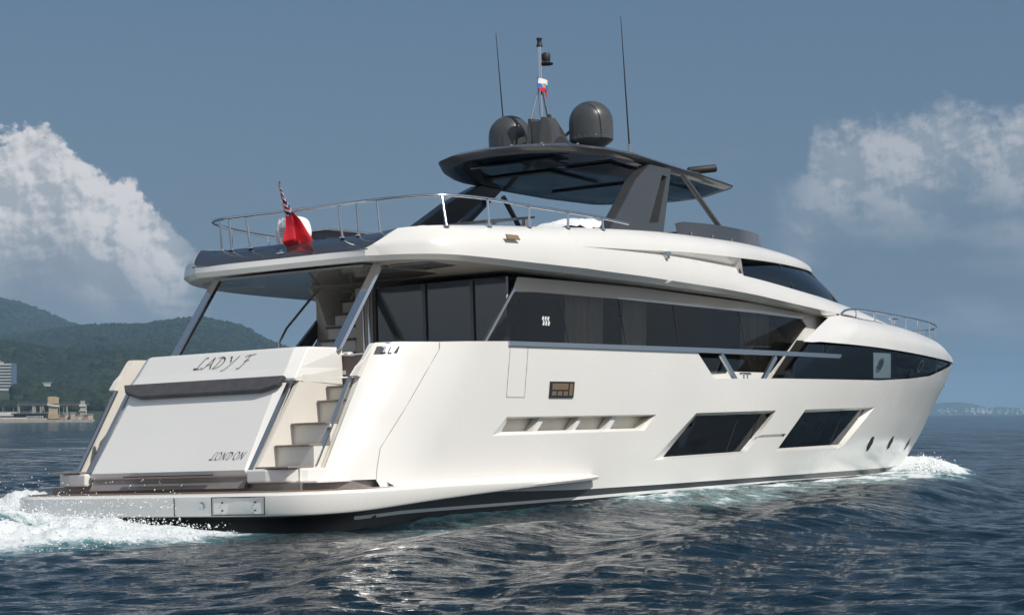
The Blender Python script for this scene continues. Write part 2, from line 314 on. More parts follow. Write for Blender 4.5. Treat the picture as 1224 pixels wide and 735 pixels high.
T = {
'hull_top': [[0.676,-2.629,0.864],[1.51,-2.632,2.179],[1.426,-2.509,2.213],[1.538,-2.531,2.358],[1.655,-2.597,2.452],[1.833,-2.632,2.676],[1.871,-2.65,2.708],[2.191,-2.909,2.715],[2.761,-3.171,2.716],[4.449,-3.299,2.762],[4.452,-3.299,2.685],[7.292,-3.299,2.698],[10.331,-3.299,2.728],[10.941,-3.292,2.247],[12.626,-3.286,2.27],[13.684,-3.268,2.283],[15.646,-3.191,2.295],[18.783,-2.927,2.321],[20.948,-2.636,2.395],[22.929,-2.276,2.5],[24.621,-1.91,2.697],[26.344,-1.397,2.889]],
'stripe_top': [[1.178,-3.054,0.463],[3.424,-3.201,0.402],[6.457,-3.197,0.35],[8.992,-3.197,0.357],[11.962,-3.142,0.376],[16.216,-2.746,0.389],[20.618,-1.895,0.383],[23.079,-1.19,0.382]],
'stripe_low': [[0.869,-2.992,0.17],[1.796,-3.178,0.2],[4.435,-3.186,0.216],[6.217,-3.187,0.23],[8.859,-3.19,0.262],[13.505,-3.024,0.293],[17.154,-2.563,0.283],[20.428,-1.877,0.268],[23.557,-0.92,0.228]],
'line_low': [[0.861,-2.998,0.117],[1.798,-3.176,0.15],[4.439,-3.182,0.17],[6.22,-3.183,0.184],[8.864,-3.186,0.211],[13.526,-3.011,0.243],[17.205,-2.537,0.238],[20.522,-1.831,0.228],[23.784,-0.814,0.194]],
'vent_out': [[4.35,-3.27,1.563],[8.871,-3.271,1.589],[8.482,-3.258,1.31],[3.94,-3.256,1.268]],
'vent_in': [[4.482,-3.199,1.539],[8.845,-3.2,1.565],[8.46,-3.19,1.355],[4.296,-3.189,1.33]],
'vent_bars': [[5.393,-3.199,1.541],[5.537,-3.199,1.542],[6.524,-3.199,1.544],[6.638,-3.199,1.545],[7.559,-3.199,1.547],[7.714,-3.199,1.547]],
'win1_out': [[10.271,-3.272,1.613],[13.403,-3.232,1.66],[13.337,-3.229,1.594],[12.282,-3.197,0.903],[12.013,-3.2,0.843],[8.756,-3.228,0.785]],
'win1_in': [[10.479,-3.14,1.567],[13.449,-3.096,1.606],[13.245,-3.09,1.47],[12.316,-3.071,0.949],[12.211,-3.068,0.885],[9.329,-3.101,0.838]],
'win2_out': [[14.779,-3.169,1.679],[18.837,-2.78,1.746],[18.632,-2.785,1.654],[17.206,-2.785,0.94],[17.039,-2.792,0.885],[13.529,-3.131,0.865]],
'win2_in': [[14.974,-3.02,1.625],[18.544,-2.677,1.693],[18.336,-2.678,1.585],[17.317,-2.663,1.019],[17.215,-2.659,0.956],[13.823,-2.991,0.92]],
'groove_out': [[12.529,-3.213,1.136],[12.843,-3.208,1.191],[13.915,-3.158,1.206],[13.831,-3.154,1.145]],
'groove_in': [[12.752,-3.146,1.147],[13.002,-3.139,1.175],[13.988,-3.091,1.187],[13.917,-3.091,1.154]],
'port0': [[19.102,-2.487,0.948],[18.872,-2.529,0.95],[18.946,-2.566,1.089]],
'port1': [[20.955,-2.109,0.952],[20.692,-2.169,0.954],[20.72,-2.222,1.089]],
'port2': [[23.339,-1.447,0.91],[23.019,-1.546,0.911],[22.88,-1.661,1.05]],
'badge': [[5.554,-3.289,2.136],[6.259,-3.289,2.138],[6.211,-3.281,1.87],[5.508,-3.281,1.869]],
'hatchline': [[4.454,-3.298,2.679],[4.327,-3.281,1.873],[4.826,-3.281,1.872],[4.945,-3.299,2.683]],
'seam': [[2.774,-3.177,2.707],[2.747,-3.188,2.604],[1.995,-3.112,1.734],[1.458,-3.035,1.123],[1.339,-3.054,0.8],[1.307,-3.067,0.66]],
'fairlead': [[1.867,-2.685,2.649],[2.145,-2.908,2.648],[2.072,-2.905,2.541],[1.793,-2.686,2.534]],
'anchor': [[26.608,-1.134,2.521],[28.941,0.0,2.241]],
'rail_top': [[4.402,-3.329,2.762],[7.646,-3.329,2.786],[12.596,-3.328,2.819],[16.411,-3.227,2.819]],
'rail_bot': [[4.401,-3.329,2.689],[7.644,-3.329,2.707],[12.593,-3.327,2.727],[16.324,-3.225,2.737]],
'railstrutA': [[11.249,-3.299,2.715],[11.845,-3.291,2.266]],
'railstrutB': [[13.426,-3.289,2.719],[12.832,-3.284,2.284]],
'bulk_cleat': [[12.49,-3.09,2.349],[12.932,-3.085,2.358]],
'bandglass': [[13.765,-3.216,2.286],[14.933,-3.217,2.999],[17.919,-3.064,3.01],[20.754,-2.744,2.947],[23.926,-2.11,2.887],[26.03,-1.464,2.879],[24.962,-1.763,2.71],[23.158,-2.176,2.508],[21.121,-2.558,2.401],[18.925,-2.86,2.322],[15.758,-3.135,2.295]],
'bandpane': [[18.332,-3.021,2.91],[19.463,-2.909,2.928],[19.68,-2.78,2.387],[18.508,-2.919,2.366]],
'bandlines': [[19.967,-2.861,3.005],[20.291,-2.69,2.382],[21.421,-2.637,2.922],[21.819,-2.442,2.436],[23.485,-2.216,2.873],[23.921,-2.015,2.588],[24.458,-1.965,2.865],[24.817,-1.803,2.695]],
'bandport': [[18.821,-2.94,2.659],[21.95,-2.497,2.708]],
'cap_low': [[14.503,-3.318,3.031],[14.904,-3.308,3.028],[15.298,-3.296,3.049],[17.697,-3.171,3.035],[20.45,-2.883,2.98],[23.751,-2.252,2.918],[25.753,-1.662,2.907]],
'cap_mid': [[16.488,-2.907,3.605],[17.065,-2.876,3.675],[18.601,-2.76,3.638],[20.371,-2.584,3.596],[22.467,-2.304,3.474],[24.354,-1.951,3.332],[25.445,-1.691,3.138],[29.682,0.0,3.11]],
'salon_glass': [[5.345,-2.72,3.632],[6.034,-2.72,3.659],[8.571,-2.72,3.657],[10.443,-2.72,3.636],[13.899,-2.644,3.61],[16.037,-2.531,3.58],[16.253,-2.516,3.444],[14.412,-2.624,2.428],[11.851,-2.72,2.382],[8.588,-2.72,2.391],[4.2,-2.72,2.617]],
'salon_div': [[6.753,-2.72,3.534],[6.983,-2.72,2.85],[8.612,-2.72,3.641],[8.816,-2.72,2.859],[10.487,-2.72,3.619],[10.663,-2.72,2.871],[13.051,-2.678,3.579],[13.32,-2.667,2.891]],
'salon_logo': [[6.19,-2.73,3.266],[6.421,-2.73,3.12]],
'salon_walltop': [[5.484,-2.72,3.886],[7.306,-2.72,3.895],[9.355,-2.72,3.891],[12.266,-2.709,3.826],[13.891,-2.644,3.794],[15.669,-2.555,3.711],[17.293,-2.447,3.645]],
'salon_pillar': [[6.019,-2.73,3.651],[5.726,-2.73,3.635],[4.688,-2.73,2.807],[5.035,-2.73,2.791]],
'pillar_white': [[15.992,-2.554,3.577],[16.208,-2.539,3.441],[14.372,-2.645,2.426],[14.366,-2.645,2.334],[14.946,-2.622,2.345],[16.359,-2.529,3.11],[17.385,-2.461,3.666]],
'Lb': [[2.627,-1.75,4.126],[2.879,-2.219,4.136],[3.184,-2.643,4.136],[3.307,-2.796,4.125],[4.009,-3.09,4.086],[4.922,-3.173,4.067],[6.201,-3.208,4.052],[8.665,-3.239,4.029],[11.449,-3.178,3.962],[13.066,-3.097,3.909],[15.298,-2.942,3.802],[17.147,-2.778,3.729]],
'Lc': [[2.664,-1.718,4.046],[2.916,-2.187,4.056],[3.233,-2.604,4.054],[3.359,-2.754,4.042],[4.128,-3.001,4.0],[5.049,-3.081,3.966],[6.34,-3.111,3.94],[8.827,-3.136,3.932],[11.637,-3.068,3.876],[13.264,-2.987,3.835],[15.525,-2.823,3.733],[17.145,-2.678,3.645]],
'Ld': [[3.292,-2.728,4.293],[4.58,-3.092,4.32],[6.578,-3.167,4.418],[9.088,-3.182,4.448],[10.573,-3.157,4.381],[12.165,-3.092,4.288]],
'Lu': [[3.297,-2.724,4.293],[4.592,-3.083,4.322],[6.592,-3.157,4.42],[8.83,-3.176,4.505],[10.195,-3.153,4.572],[12.268,-3.077,4.601]],
'Le': [[2.936,-1.974,4.337],[3.074,-2.154,4.578],[3.509,-2.566,4.593],[5.53,-2.842,4.714],[8.137,-2.898,4.861],[10.037,-2.866,4.945],[12.182,-2.791,4.967],[13.65,-2.718,4.953]],
'face_top': [[2.62,1.561,4.225],[2.62,-1.792,4.248]],
'face_top2': [[2.66,1.543,4.233],[2.66,0.583,4.235],[2.66,-0.148,4.244],[2.66,-1.759,4.253],[2.66,-2.198,4.299]],
'panel_top': [[3.1,1.607,4.521],[3.1,-2.065,4.534]],
'port_tip': [[3.0,2.56,4.097],[3.0,2.501,4.022],[3.0,1.637,4.516]],
'brow_low': [[12.83,-2.765,4.661],[14.648,-2.643,4.681],[16.267,-2.373,4.69],[17.372,-2.054,4.708]],
'brow_top': [[14.19,-2.424,5.014],[15.57,-2.259,4.986],[16.758,-2.028,4.941],[18.1,-1.5,4.83]],
'glass_low': [[12.435,-2.942,4.314],[13.898,-2.889,4.231],[15.681,-2.755,4.116],[16.995,-2.571,4.062],[19.079,-2.017,4.059]],
'ht_topX': [[8.254,0.921,6.5],[7.888,-0.38,6.5],[7.901,-1.212,6.5],[8.097,-1.718,6.5],[8.393,-1.971,6.5],[9.897,-2.271,6.5],[12.24,-1.913,6.5],[14.266,-1.652,6.5],[15.135,-1.419,6.5]],
'ht_low': [[8.123,0.824,6.35],[10.259,1.591,6.35],[11.326,2.017,6.35],[12.07,1.898,6.35],[13.134,2.156,6.35],[15.077,1.151,6.35],[15.28,0.116,6.35],[15.017,-0.514,6.35],[14.765,-1.612,6.35]],
'ht_fascia': [[7.809,0.524,6.35],[7.408,-0.729,6.35],[7.73,-1.964,6.35],[8.849,-2.3,6.35],[9.945,-2.182,6.35],[11.121,-1.915,6.35],[12.247,-1.761,6.35],[14.559,-1.678,6.35]],
'leg': [[9.774,-2.7,6.118],[9.4,-2.7,5.856],[9.028,-2.7,5.478],[8.447,-2.7,4.901],[10.279,-2.7,5.0],[10.682,-2.7,6.102],[9.886,-2.7,6.145],[10.328,-2.7,6.066],[10.513,-2.7,6.037],[10.137,-2.7,5.144],[9.782,-2.7,5.115]],
'legport': [[12.266,2.7,6.503],[13.141,2.7,6.453],[12.367,2.7,5.886],[10.659,2.7,5.623]],
'strutf': [[11.717,-2.3,5.904],[12.83,-2.3,5.281]],
'screen': [[10.942,-2.5,5.155],[12.626,-2.5,5.235],[13.928,-2.5,5.301],[14.309,-2.5,5.255],[14.605,-2.5,4.978],[10.859,-2.5,5.029],[12.698,-2.5,5.036]],
'tube': [[14.059,-1.0,6.797],[14.978,-1.0,6.956]],
'domeR': [[10.301,-1.2,7.19],[9.541,-1.2,7.097],[10.276,-1.2,6.86],[10.3,-1.2,6.718],[10.307,-1.2,7.651]],
'domeL': [[11.075,1.2,7.379],[10.402,1.2,7.299],[11.05,1.2,7.05],[11.074,1.2,7.78]],
'mast': [[10.303,0.3,7.431],[10.386,0.3,7.958],[10.807,0.3,7.494],[10.615,0.3,8.206],[10.542,0.3,8.952],[10.689,0.3,8.692],[10.274,0.3,7.411],[10.822,0.3,7.496],[11.628,0.3,7.113],[10.444,0.3,6.978],[11.349,0.3,7.466]],
'whipL': [[11.356,1.6,9.408],[11.531,1.6,7.798]],
'whipR': [[9.844,-2.2,9.125],[10.007,-2.2,6.551]],
'rail_fly': [[2.843,-0.995,5.049],[3.06,-1.921,5.101],[3.701,-2.681,5.14],[4.613,-2.852,5.102],[5.66,-2.911,5.054],[6.752,-2.929,5.049],[7.85,-2.947,5.025],[8.343,-2.946,5.037]],
'rail_base': [[2.843,-0.987,4.525],[3.069,-1.938,4.535],[3.694,-2.675,4.62],[4.602,-2.85,4.666],[5.65,-2.911,4.732],[6.768,-2.929,4.793],[7.843,-2.947,4.849]],
'rail_aft': [[2.9,1.632,4.988],[2.9,1.173,5.006],[2.9,0.13,5.022],[2.9,-0.946,5.059],[2.9,-2.05,5.068]],
'rail_aftbase': [[2.9,1.426,4.493],[2.9,1.16,4.48],[2.9,0.119,4.486],[2.9,-0.938,4.493],[2.9,-2.057,4.512]],
'rail_port': [[3.595,2.3,5.101],[4.998,2.3,5.069],[6.174,2.3,5.255],[7.217,2.3,5.294],[8.131,2.3,5.288],[3.818,2.3,4.624],[4.994,2.3,4.784],[6.169,2.3,4.963]],
'door': [[1.0,2.593,0.809],[1.0,1.871,1.886],[1.0,1.737,2.05],[1.0,-0.876,0.79],[1.0,-1.776,2.113]],
'slant': [[0.165,1.687,0.817],[0.867,1.731,1.881],[1.072,1.798,2.192],[1.081,1.725,2.204],[1.083,-1.62,2.208],[1.021,-1.758,2.114],[0.153,-1.664,0.799],[0.919,1.389,1.958],[0.922,-1.343,1.963],[0.964,-1.691,2.028],[0.272,-0.735,0.979],[0.265,-1.517,0.969]],
'board': [[0.956,1.596,2.197],[0.959,-1.731,2.201],[1.07,1.544,2.37],[1.083,-0.979,2.389],[1.068,-1.72,2.366],[1.281,1.457,2.69],[1.273,-1.709,2.677],[1.262,-2.281,2.66],[1.099,-2.4,2.414],[0.96,-2.061,2.204],[1.221,0.401,2.599],[1.185,-0.869,2.544]],
'steps': [[0.154,-1.85,0.888],[1.215,-1.85,0.827],[0.561,-1.85,1.181],[1.563,-1.85,1.195],[0.926,-1.85,1.503],[1.762,-1.85,1.504],[1.574,-1.85,1.779],[1.603,-1.85,1.837],[2.003,-1.85,1.841],[-0.023,-1.85,0.86],[-0.025,-1.85,0.68]],
'bulkhead': [[5.2,0.063,3.849],[5.2,0.079,2.956],[5.2,-0.924,2.937],[5.2,-1.928,2.89],[5.2,-2.835,3.738]],
'plat': [[1.886,5.217,0.5],[1.443,3.23,0.5],[0.686,0.271,0.5],[-0.052,-1.889,0.5],[-0.446,-3.35,0.5],[-0.27,-3.654,0.5],[0.648,-3.338,0.5]],
'spon_top': [[1.743,-3.23,0.681],[3.49,-3.27,0.67],[5.143,-3.269,0.65],[6.717,-3.265,0.599]],
'spon_low': [[0.665,-3.476,0.281],[1.249,-3.618,0.333],[2.715,-3.652,0.419],[4.35,-3.657,0.486],[5.77,-3.657,0.488]],
'spon_low0': [[0.934,-3.252,0.272],[1.551,-3.377,0.324],[3.049,-3.402,0.411],[4.707,-3.407,0.479],[6.146,-3.407,0.481]],
'wl': [[1.8,-3.174,0.113],[6.473,-3.181,0.153],[12.744,-3.068,0.214],[17.534,-2.471,0.218]],
'bowrail': [[17.228,-2.815,3.694],[17.634,-2.788,3.857],[19.284,-2.643,3.857],[21.622,-2.329,3.842],[24.345,-1.755,3.853],[29.034,0.0,4.027]],
'bowrailbase': [[18.125,-2.751,3.673],[19.292,-2.642,3.635],[20.492,-2.498,3.624],[21.633,-2.326,3.566],[22.912,-2.086,3.526],[24.129,-1.804,3.481],[25.651,-1.358,3.462]],
'body_low': [[18.305,-2.287,3.769],[18.93,-2.209,3.939],[20.143,-1.971,3.932],[21.663,-1.667,3.829],[24.054,-0.946,3.779]],
'flag': [[2.746,0.0,5.431],[3.154,0.0,4.992],[3.473,0.0,4.584],[3.09,0.0,4.423],[2.897,0.0,4.504],[2.97,0.0,4.77],[2.917,0.0,4.971],[2.852,0.0,5.114],[2.787,0.0,5.35]],
'portup': [[5.936,1.6,3.684],[6.173,1.6,3.999],[6.555,1.6,4.326],[5.582,1.6,3.041],[6.53,1.6,3.073],[5.768,1.6,3.271],[6.748,1.6,3.31],[5.956,1.6,3.55],[6.922,1.6,3.594],[6.192,1.6,3.787],[6.903,1.6,3.823]],
'gate': [[2.1,-1.577,2.578],[2.1,-2.163,2.553],[2.1,-1.572,2.268],[2.1,-2.158,2.246],[2.1,-2.065,2.685],[2.1,-2.0,2.739]],
'tbl': [[8.239,0.0,5.254],[9.615,0.0,5.472],[9.366,0.0,5.443],[9.362,0.0,5.299],[10.427,0.0,5.353],[11.757,0.0,5.528],[12.838,0.0,5.515]],
'cov': [[3.183,0.5,4.737],[3.992,0.5,4.901],[3.706,0.5,5.061],[3.698,0.5,4.538],[3.369,0.5,4.808],[3.491,0.5,4.663]],
'bar': [[5.254,1.5,5.025],[6.309,1.5,5.049],[5.249,1.5,4.757],[6.784,1.5,5.071]],
'strutS': [[3.078,-1.75,3.978],[1.997,-1.75,2.645]],
'strutP': [[3.092,1.75,3.979],[2.002,1.75,2.774]],
}
# ------------------------------------------------ hull surface
_pc={}
def plan_curve(z):
    k=round(z,2)
    if k in _pc: return _pc[k]
    L=stem_x(z); A=aft_x(z); rx=2.3; cy=1.45
    xs=np.r_[A+rx*(1-np.cos(np.linspace(0,math.pi/2,40)))**1.0, np.linspace(A+rx,9,20)[1:], 9+(L-9)*np.sin(np.linspace(0,math.pi/2,90))[1:]]
    ys=[]
    for x in xs:
        b=half_beam(x,z)
        if x<A+rx:
            q=max(0,1-((A+rx-x)/rx)**2.2)**(1/2.2); b=cy+(b-cy)*q
        ys.append(b)
    ys=np.array(ys); s=np.r_[0,np.cumsum(np.hypot(np.diff(xs),np.diff(ys)))]
    xs=np.r_[A,xs]; ys=np.r_[0,ys]; s=np.r_[0,s+cy]     # flat transom part from the centreline
    _pc[k]=(s,xs,ys); return _pc[k]
def hull_s(x,z): s,xs,ys=plan_curve(z); return float(np.interp(x,xs[1:],s[1:]))
def hull_pt(sv,z,off=0):
    s,xs,ys=plan_curve(z); x=float(np.interp(sv,s,xs)); y=float(np.interp(sv,s,ys))
    if off:
        x2=float(np.interp(sv+.02,s,xs)); y2=float(np.interp(sv+.02,s,ys)); x1=float(np.interp(sv-.02,s,xs)); y1=float(np.interp(sv-.02,s,ys))
        t=np.array([x2-x1,y2-y1]); t/=max(1e-9,np.linalg.norm(t)); x+=t[1]*off; y-=t[0]*off
    return (x,-y,z)
def on_s(P): return [(hull_s(p[0],p[2]),p[2]) for p in P]
def densify(P,d):
    out=[]
    for a,b in zip(P,P[1:]+P[:1]):
        n=max(1,int(math.ceil(math.hypot(b[0]-a[0],b[1]-a[1])/d)))
        out+=[(a[0]+(b[0]-a[0])*i/n,a[1]+(b[1]-a[1])*i/n) for i in range(n)]
    return out
def inside(p,P):
    x,y=p; c=False; j=len(P)-1
    for i in range(len(P)):
        if (P[i][1]>y)!=(P[j][1]>y) and x<(P[j][0]-P[i][0])*(y-P[i][1])/(P[j][1]-P[i][1])+P[i][0]: c=not c
        j=i
    return c
def edist(p,P):
    m=9
    for a,b in zip(P,P[1:]+P[:1]):
        dx,dy=b[0]-a[0],b[1]-a[1]; t=max(0,min(1,((p[0]-a[0])*dx+(p[1]-a[1])*dy)/max(1e-12,dx*dx+dy*dy)))
        m=min(m,math.hypot(p[0]-a[0]-t*dx,p[1]-a[1]-t*dy))
    return m
def hull_patch(mb,outer,holes=(),off=0,step=.3,d=.18):
    """outer/holes in (s,z); triangulate on the hull skin"""
    vs=[];es=[];loops=[]
    for L in [outer]+list(holes):
        L=densify(L,d); b=len(vs); vs+=L; es+=[(b+i,b+(i+1)%len(L)) for i in range(len(L))]; loops.append(L)
    s0=min(p[0] for p in loops[0]); s1=max(p[0] for p in loops[0]); z0=min(p[1] for p in loops[0]); z1=max(p[1] for p in loops[0])
    for i in range(int((s1-s0)/step)+1):
        for j in range(int((z1-z0)/step)+1):
            p=(s0+step*(i+.5*(j%2))+.013,z0+step*j+.017)
            if inside(p,loops[0]) and not any(inside(p,h) for h in loops[1:]) and min(edist(p,l) for l in loops)>step*.3: vs.append(p)
    V,E,F,_,_,_=delaunay_2d_cdt([Vector(p) for p in vs],es,[],0,1e-5)
    F2=[]
    for f in F:
        c=sum((V[i] for i in f),Vector((0,0)))/len(f)
        if inside(c,loops[0]) and not any(inside(c,h) for h in loops[1:]): F2.append(tuple(f))
    mb.add([hull_pt(v.x,v.y,off) for v in V],F2); return loops
def skirt(mb,outer,inner,n=64):
    """side walls between an opening's edge on the skin and its set-back frame (both 3D loops with matching corners)"""
    def loop(P,per):
        out=[]
        for a,b in zip(P,P[1:]+P[:1]): out+=[tuple(np.array(a)+(np.array(b)-np.array(a))*i/per) for i in range(per)]
        return out
    mb.quads(loop(outer,n),loop(inner,n),closed=True)
def skin_loop(P,per,off=0):
    S=on_s(P); out=[]
    for a,b in zip(S,S[1:]+S[:1]): out+=[hull_pt(a[0]+(b[0]-a[0])*i/per,a[1]+(b[1]-a[1])*i/per,off) for i in range(per)]
    return out
def skin_normals(o):
    me=o.data; N=[]
    for v in me.vertices:
        x,y,z=v.co; sg=-1 if y<=0 else 1
        s=hull_s(x,z); e=.03
        a=np.array(hull_pt(s-e,z));b=np.array(hull_pt(s+e,z)); c=np.array(hull_pt(s,z-e)); d=np.array(hull_pt(s,z+e))
        n=np.cross(b-a,d-c); n/=max(1e-9,np.linalg.norm(n))
        if n[1]>0 and s>2.5: n=-n
        elif s<=2.5 and n[0]>0: n=-n
        if abs(y)<.02: n=np.array([n[0],0,n[2]]); n/=max(1e-9,np.linalg.norm(n))
        N.append((n[0],n[1]*(-sg),n[2]))
    me.shade_smooth(); me.normals_split_custom_set_from_vertices(N)
yacht=empty('motor_yacht'); yacht.rotation_euler=(HEEL,0,0)
tag(yacht,'large white motor yacht with dark windows and black hardtop cruising on the blue sea','yacht')
# hull outline
z_bot=.67
STEM_END=lambda z:plan_curve(z)[0][-1]
ht=T['hull_top']
top=on_s(ht)
bowtop=[(STEM_END(2.93),2.93)]
foot=[(1.72,.86),(1.72,z_bot)]
stripe_up=T['stripe_top']; sup=on_s(stripe_up)
out=[foot[0]]+top+bowtop+[(STEM_END(z),z) for z in (2.6,2.2,1.8,1.4,1.0,.7,.385)]+sup[::-1][:-1]+[(hull_s(1.5,.42),.42),(hull_s(1.38,.52),.52),(hull_s(1.3,.67),.67)]+[foot[1]]
holes=[on_s(T['vent_out']),on_s(T['win1_out']),on_s(T['win2_out']),on_s(T['groove_out'])]
def port_hole(k,rz=.155,rx=.20):
    c=T[k][0]; s0=hull_s(c[0],c[2]); return [(s0+rx*math.cos(a),c[2]+rz*math.sin(a)) for a in np.linspace(0,2*math.pi,20,endpoint=False)]
pholes=[port_hole('port%d'%i) for i in range(3)]
mb=MB(); hull_patch(mb,out,holes+pholes); mb.mirror(); hull=mb.obj('hull',WHITE,yacht); skin_normals(hull)
mb=MB()
for o_,i_ in (('vent_out','vent_in'),('win1_out','win1_in'),('win2_out','win2_in'),('groove_out','groove_in')):
    per=24; A=skin_loop(T[o_],per); P=[tuple(p) for p in T[i_]]; B=[]
    for a,b in zip(P,P[1:]+P[:1]): B+=[tuple(np.array(a)+(np.array(b)-np.array(a))*i/per) for i in range(per)]
    off={'vent_in':.07,'win1_in':.13,'win2_in':.13,'groove_in':.06}[i_]
    B=skin_loop([(p[0],p[1],p[2]) for p in P],per,off)
    mb.quads(A,B,closed=True)
    if i_=='groove_in': hull_patch(mb,on_s(P),off=off,step=.3)
mb.mirror()
mb.obj('opening_surround',WHITE,hull,smooth=28,split=True)
# lower hull: stripe, white line, antifouling
def band(a,b,mat_,name,parent,off=0,extend=None):
    m=MB(); A=on_s(T[a]) if isinstance(a,str) else a; B=on_s(T[b]) if isinstance(b,str) else b
    n=60
    def rs(P): P=np.array(P); t=np.linspace(P[0,0],P[-1,0],n); return list(zip(t,np.interp(t,P[:,0],P[:,1])))
    A=rs(A);B=rs(B); m.quads([hull_pt(*p,off) for p in A],[hull_pt(*p,off) for p in B]); m.mirror(); o=m.obj(name,mat_,parent); (skin_normals(o) if not off else None); return o
e=lambda L,z:[(0.0,z[0])]+on_s(T[L])+[(STEM_END(z[1])-.001,z[1])]
band(e('stripe_top',(.46,.37)),e('stripe_low',(.155,.20)),STRIPE,'boot_stripe',yacht)
band([(hull_s(T['stripe_low'][0][0],.15),.15)]+e('stripe_low',(.155,.20))[2:],[(hull_s(T['line_low'][0][0],.1),.10)]+e('line_low',(.10,.15))[2:],LWHITE,'waterline_stripe',yacht,off=-.004)
band(e('stripe_low',(.155,.20)),[(0,-.9),(STEM_END(-.9),-.9)],ANTI,'hull_bottom',yacht)
# recess of the vents
m=MB()
vi=T['vent_in']; s4=[p for p in vi]; per=10
A=skin_loop(vi,per,.07); B=skin_loop(vi,per,.26); m.quads(A,B,closed=True); hull_patch(m,on_s(vi),off=.26)
m.mirror(); vent=m.obj('vent_recess',CREAM,hull)
m=MB()
bars=T['vent_bars']
for a,b in zip(bars[::2],bars[1::2]):
    s0=hull_s(a[0],a[2]);s1=hull_s(b[0],b[2])
    ztop=1.565; zb=1.34
    F=[hull_pt(s,z,.07) for s,z in ((s0-.02,ztop),(s1-.02,ztop),(s1-.12,zb),(s0-.12,zb))]
    m.prism(F,(0.03,.17,0))
m.mirror(); m.obj('vent_divider',WHITE,hull,split=True)
# hull windows
def hull_window(name,key,off,splits,label=None):
    m=MB(); hull_patch(m,on_s(T[key]),off=off+.001,step=.5,d=.25); m.mirror(); w=m.obj(name,GLASSD,hull,smooth=40)
    fr=MB()
    P=on_s(T[key]); zt=max(p[1] for p in P); zb=min(p[1] for p in P)
    for s in splits:
        fr.bar(hull_pt(s+.03,zt-.03,off-.004),hull_pt(s-.03,zb+.03,off-.004),.02,.012,up=(1,0,0))
    fr.mirror(); fr.obj('window_joint',RUBBER,w,split=True)
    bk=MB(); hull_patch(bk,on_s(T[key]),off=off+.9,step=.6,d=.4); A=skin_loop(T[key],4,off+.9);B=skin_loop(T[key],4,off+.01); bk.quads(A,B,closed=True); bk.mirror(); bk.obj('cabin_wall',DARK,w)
    return w
s1=[hull_s(x,1.3) for x in (11.9,12.75)]; w1=hull_window('hull_window','win1_in',.13,s1)
s2=[hull_s(x,1.3) for x in (16.9,)]; w2=hull_window('hull_window','win2_in',.13,s2)
m=MB(); S=on_s([(14.75,0,1.0),(16.8,0,1.0)])
for i in range(46):
    f0=i/46; f1=(i+1)/46; sa=S[0][0]+(S[1][0]-S[0][0])*f0; sb=S[0][0]+(S[1][0]-S[0][0])*f1
    o0=.42+.035*math.sin(i*1.4); o1=.42+.035*math.sin((i+1)*1.4)
    m.add([hull_pt(sa,.9,o0),hull_pt(sb,.9,o1),hull_pt(sb,1.72,o1),hull_pt(sa,1.72,o0)],[(0,1,2,3)])
m.mirror(); m.obj('cabin_curtain',mat('pale_green_curtain',(.30,.38,.35),.8),w2,smooth=60)
m=MB()
for x in (15.45,16.35):
    s0=hull_s(x,1.3)
    ring=lambda r,o:[hull_pt(s0+r*.8*math.cos(a),1.33+r*math.sin(a),o) for a in np.linspace(0,2*math.pi,20,endpoint=False)]
    m.quads(ring(.13,.30),ring(.13,.34),closed=True); m.quads(ring(.13,.30),ring(.095,.30),closed=True)
m.mirror(); m.obj('inner_porthole_ring',STEEL,w2,split=True)
for i in range(3):
    c=T['port%d'%i][0]; s0=hull_s(c[0],c[2]); rz,rx=.155,.20
    ring=lambda k,o:[hull_pt(s0+rx*k*math.cos(a),c[2]+rz*k*math.sin(a),o) for a in np.linspace(0,2*math.pi,20,endpoint=False)]
    m=MB(); m.quads(ring(1.06,-.006),ring(1.06,.01),closed=True); m.quads(ring(1.06,-.006),ring(.93,-.006),closed=True); m.quads(ring(.93,-.006),ring(.92,.014),closed=True); m.mirror()
    p=m.obj('porthole',STEEL,hull,smooth=40)
    m=MB(); m.poly(ring(.94,.002)); m.mirror(); m.obj('porthole_glass',mat('porthole_black',(.012,.013,.015),.5,Specular_IOR_Level=.15),p)
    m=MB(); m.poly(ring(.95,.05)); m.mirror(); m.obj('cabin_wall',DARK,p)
# panel lines, badge, fairlead, anchor plate
def groove(P,w,name,mt=None):
    m=MB(); S=on_s(P)
    for a,b in zip(S,S[1:]):
        n=max(2,int(math.hypot(b[0]-a[0],b[1]-a[1])/.12)); dx,dz=b[0]-a[0],b[1]-a[1]; l=math.hypot(dx,dz); nx,nz=-dz/l*w/2,dx/l*w/2
        A=[];B=[]
        for i in range(n+1):
            s,z=a[0]+dx*i/n,a[1]+dz*i/n; A.append(hull_pt(s+nx,z+nz,-.0025)); B.append(hull_pt(s-nx,z-nz,-.0025))
        m.quads(A,B)
    m.mirror(); return m.obj(name,mt or mat('seam_grey',(.28,.27,.26),.6),hull)
groove(T['seam'],.012,'panel_seam'); groove(T['hatchline'],.012,'side_hatch_seam')
bq=on_s(T['badge']); m=MB(); hull_patch(m,bq,off=-.02,step=.3); m.quads(skin_loop(T['badge'],4,-.02),skin_loop(T['badge'],4,0),closed=True); m.mirror(); badge=m.obj('badge_frame',RUBBER,hull)
def sub(q,u0,v0,u1,v1,off):
    # q order: tl,tr,br,bl in (s,z)
    f=lambda u,v:((q[0][0]*(1-u)+q[1][0]*u)*(1-v)+(q[3][0]*(1-u)+q[2][0]*u)*v,(q[0][1]*(1-u)+q[1][1]*u)*(1-v)+(q[3][1]*(1-u)+q[2][1]*u)*v)
    return [hull_pt(*f(u,v),off) for u,v in ((u0,v0),(u1,v0),(u1,v1),(u0,v1))]
m=MB()
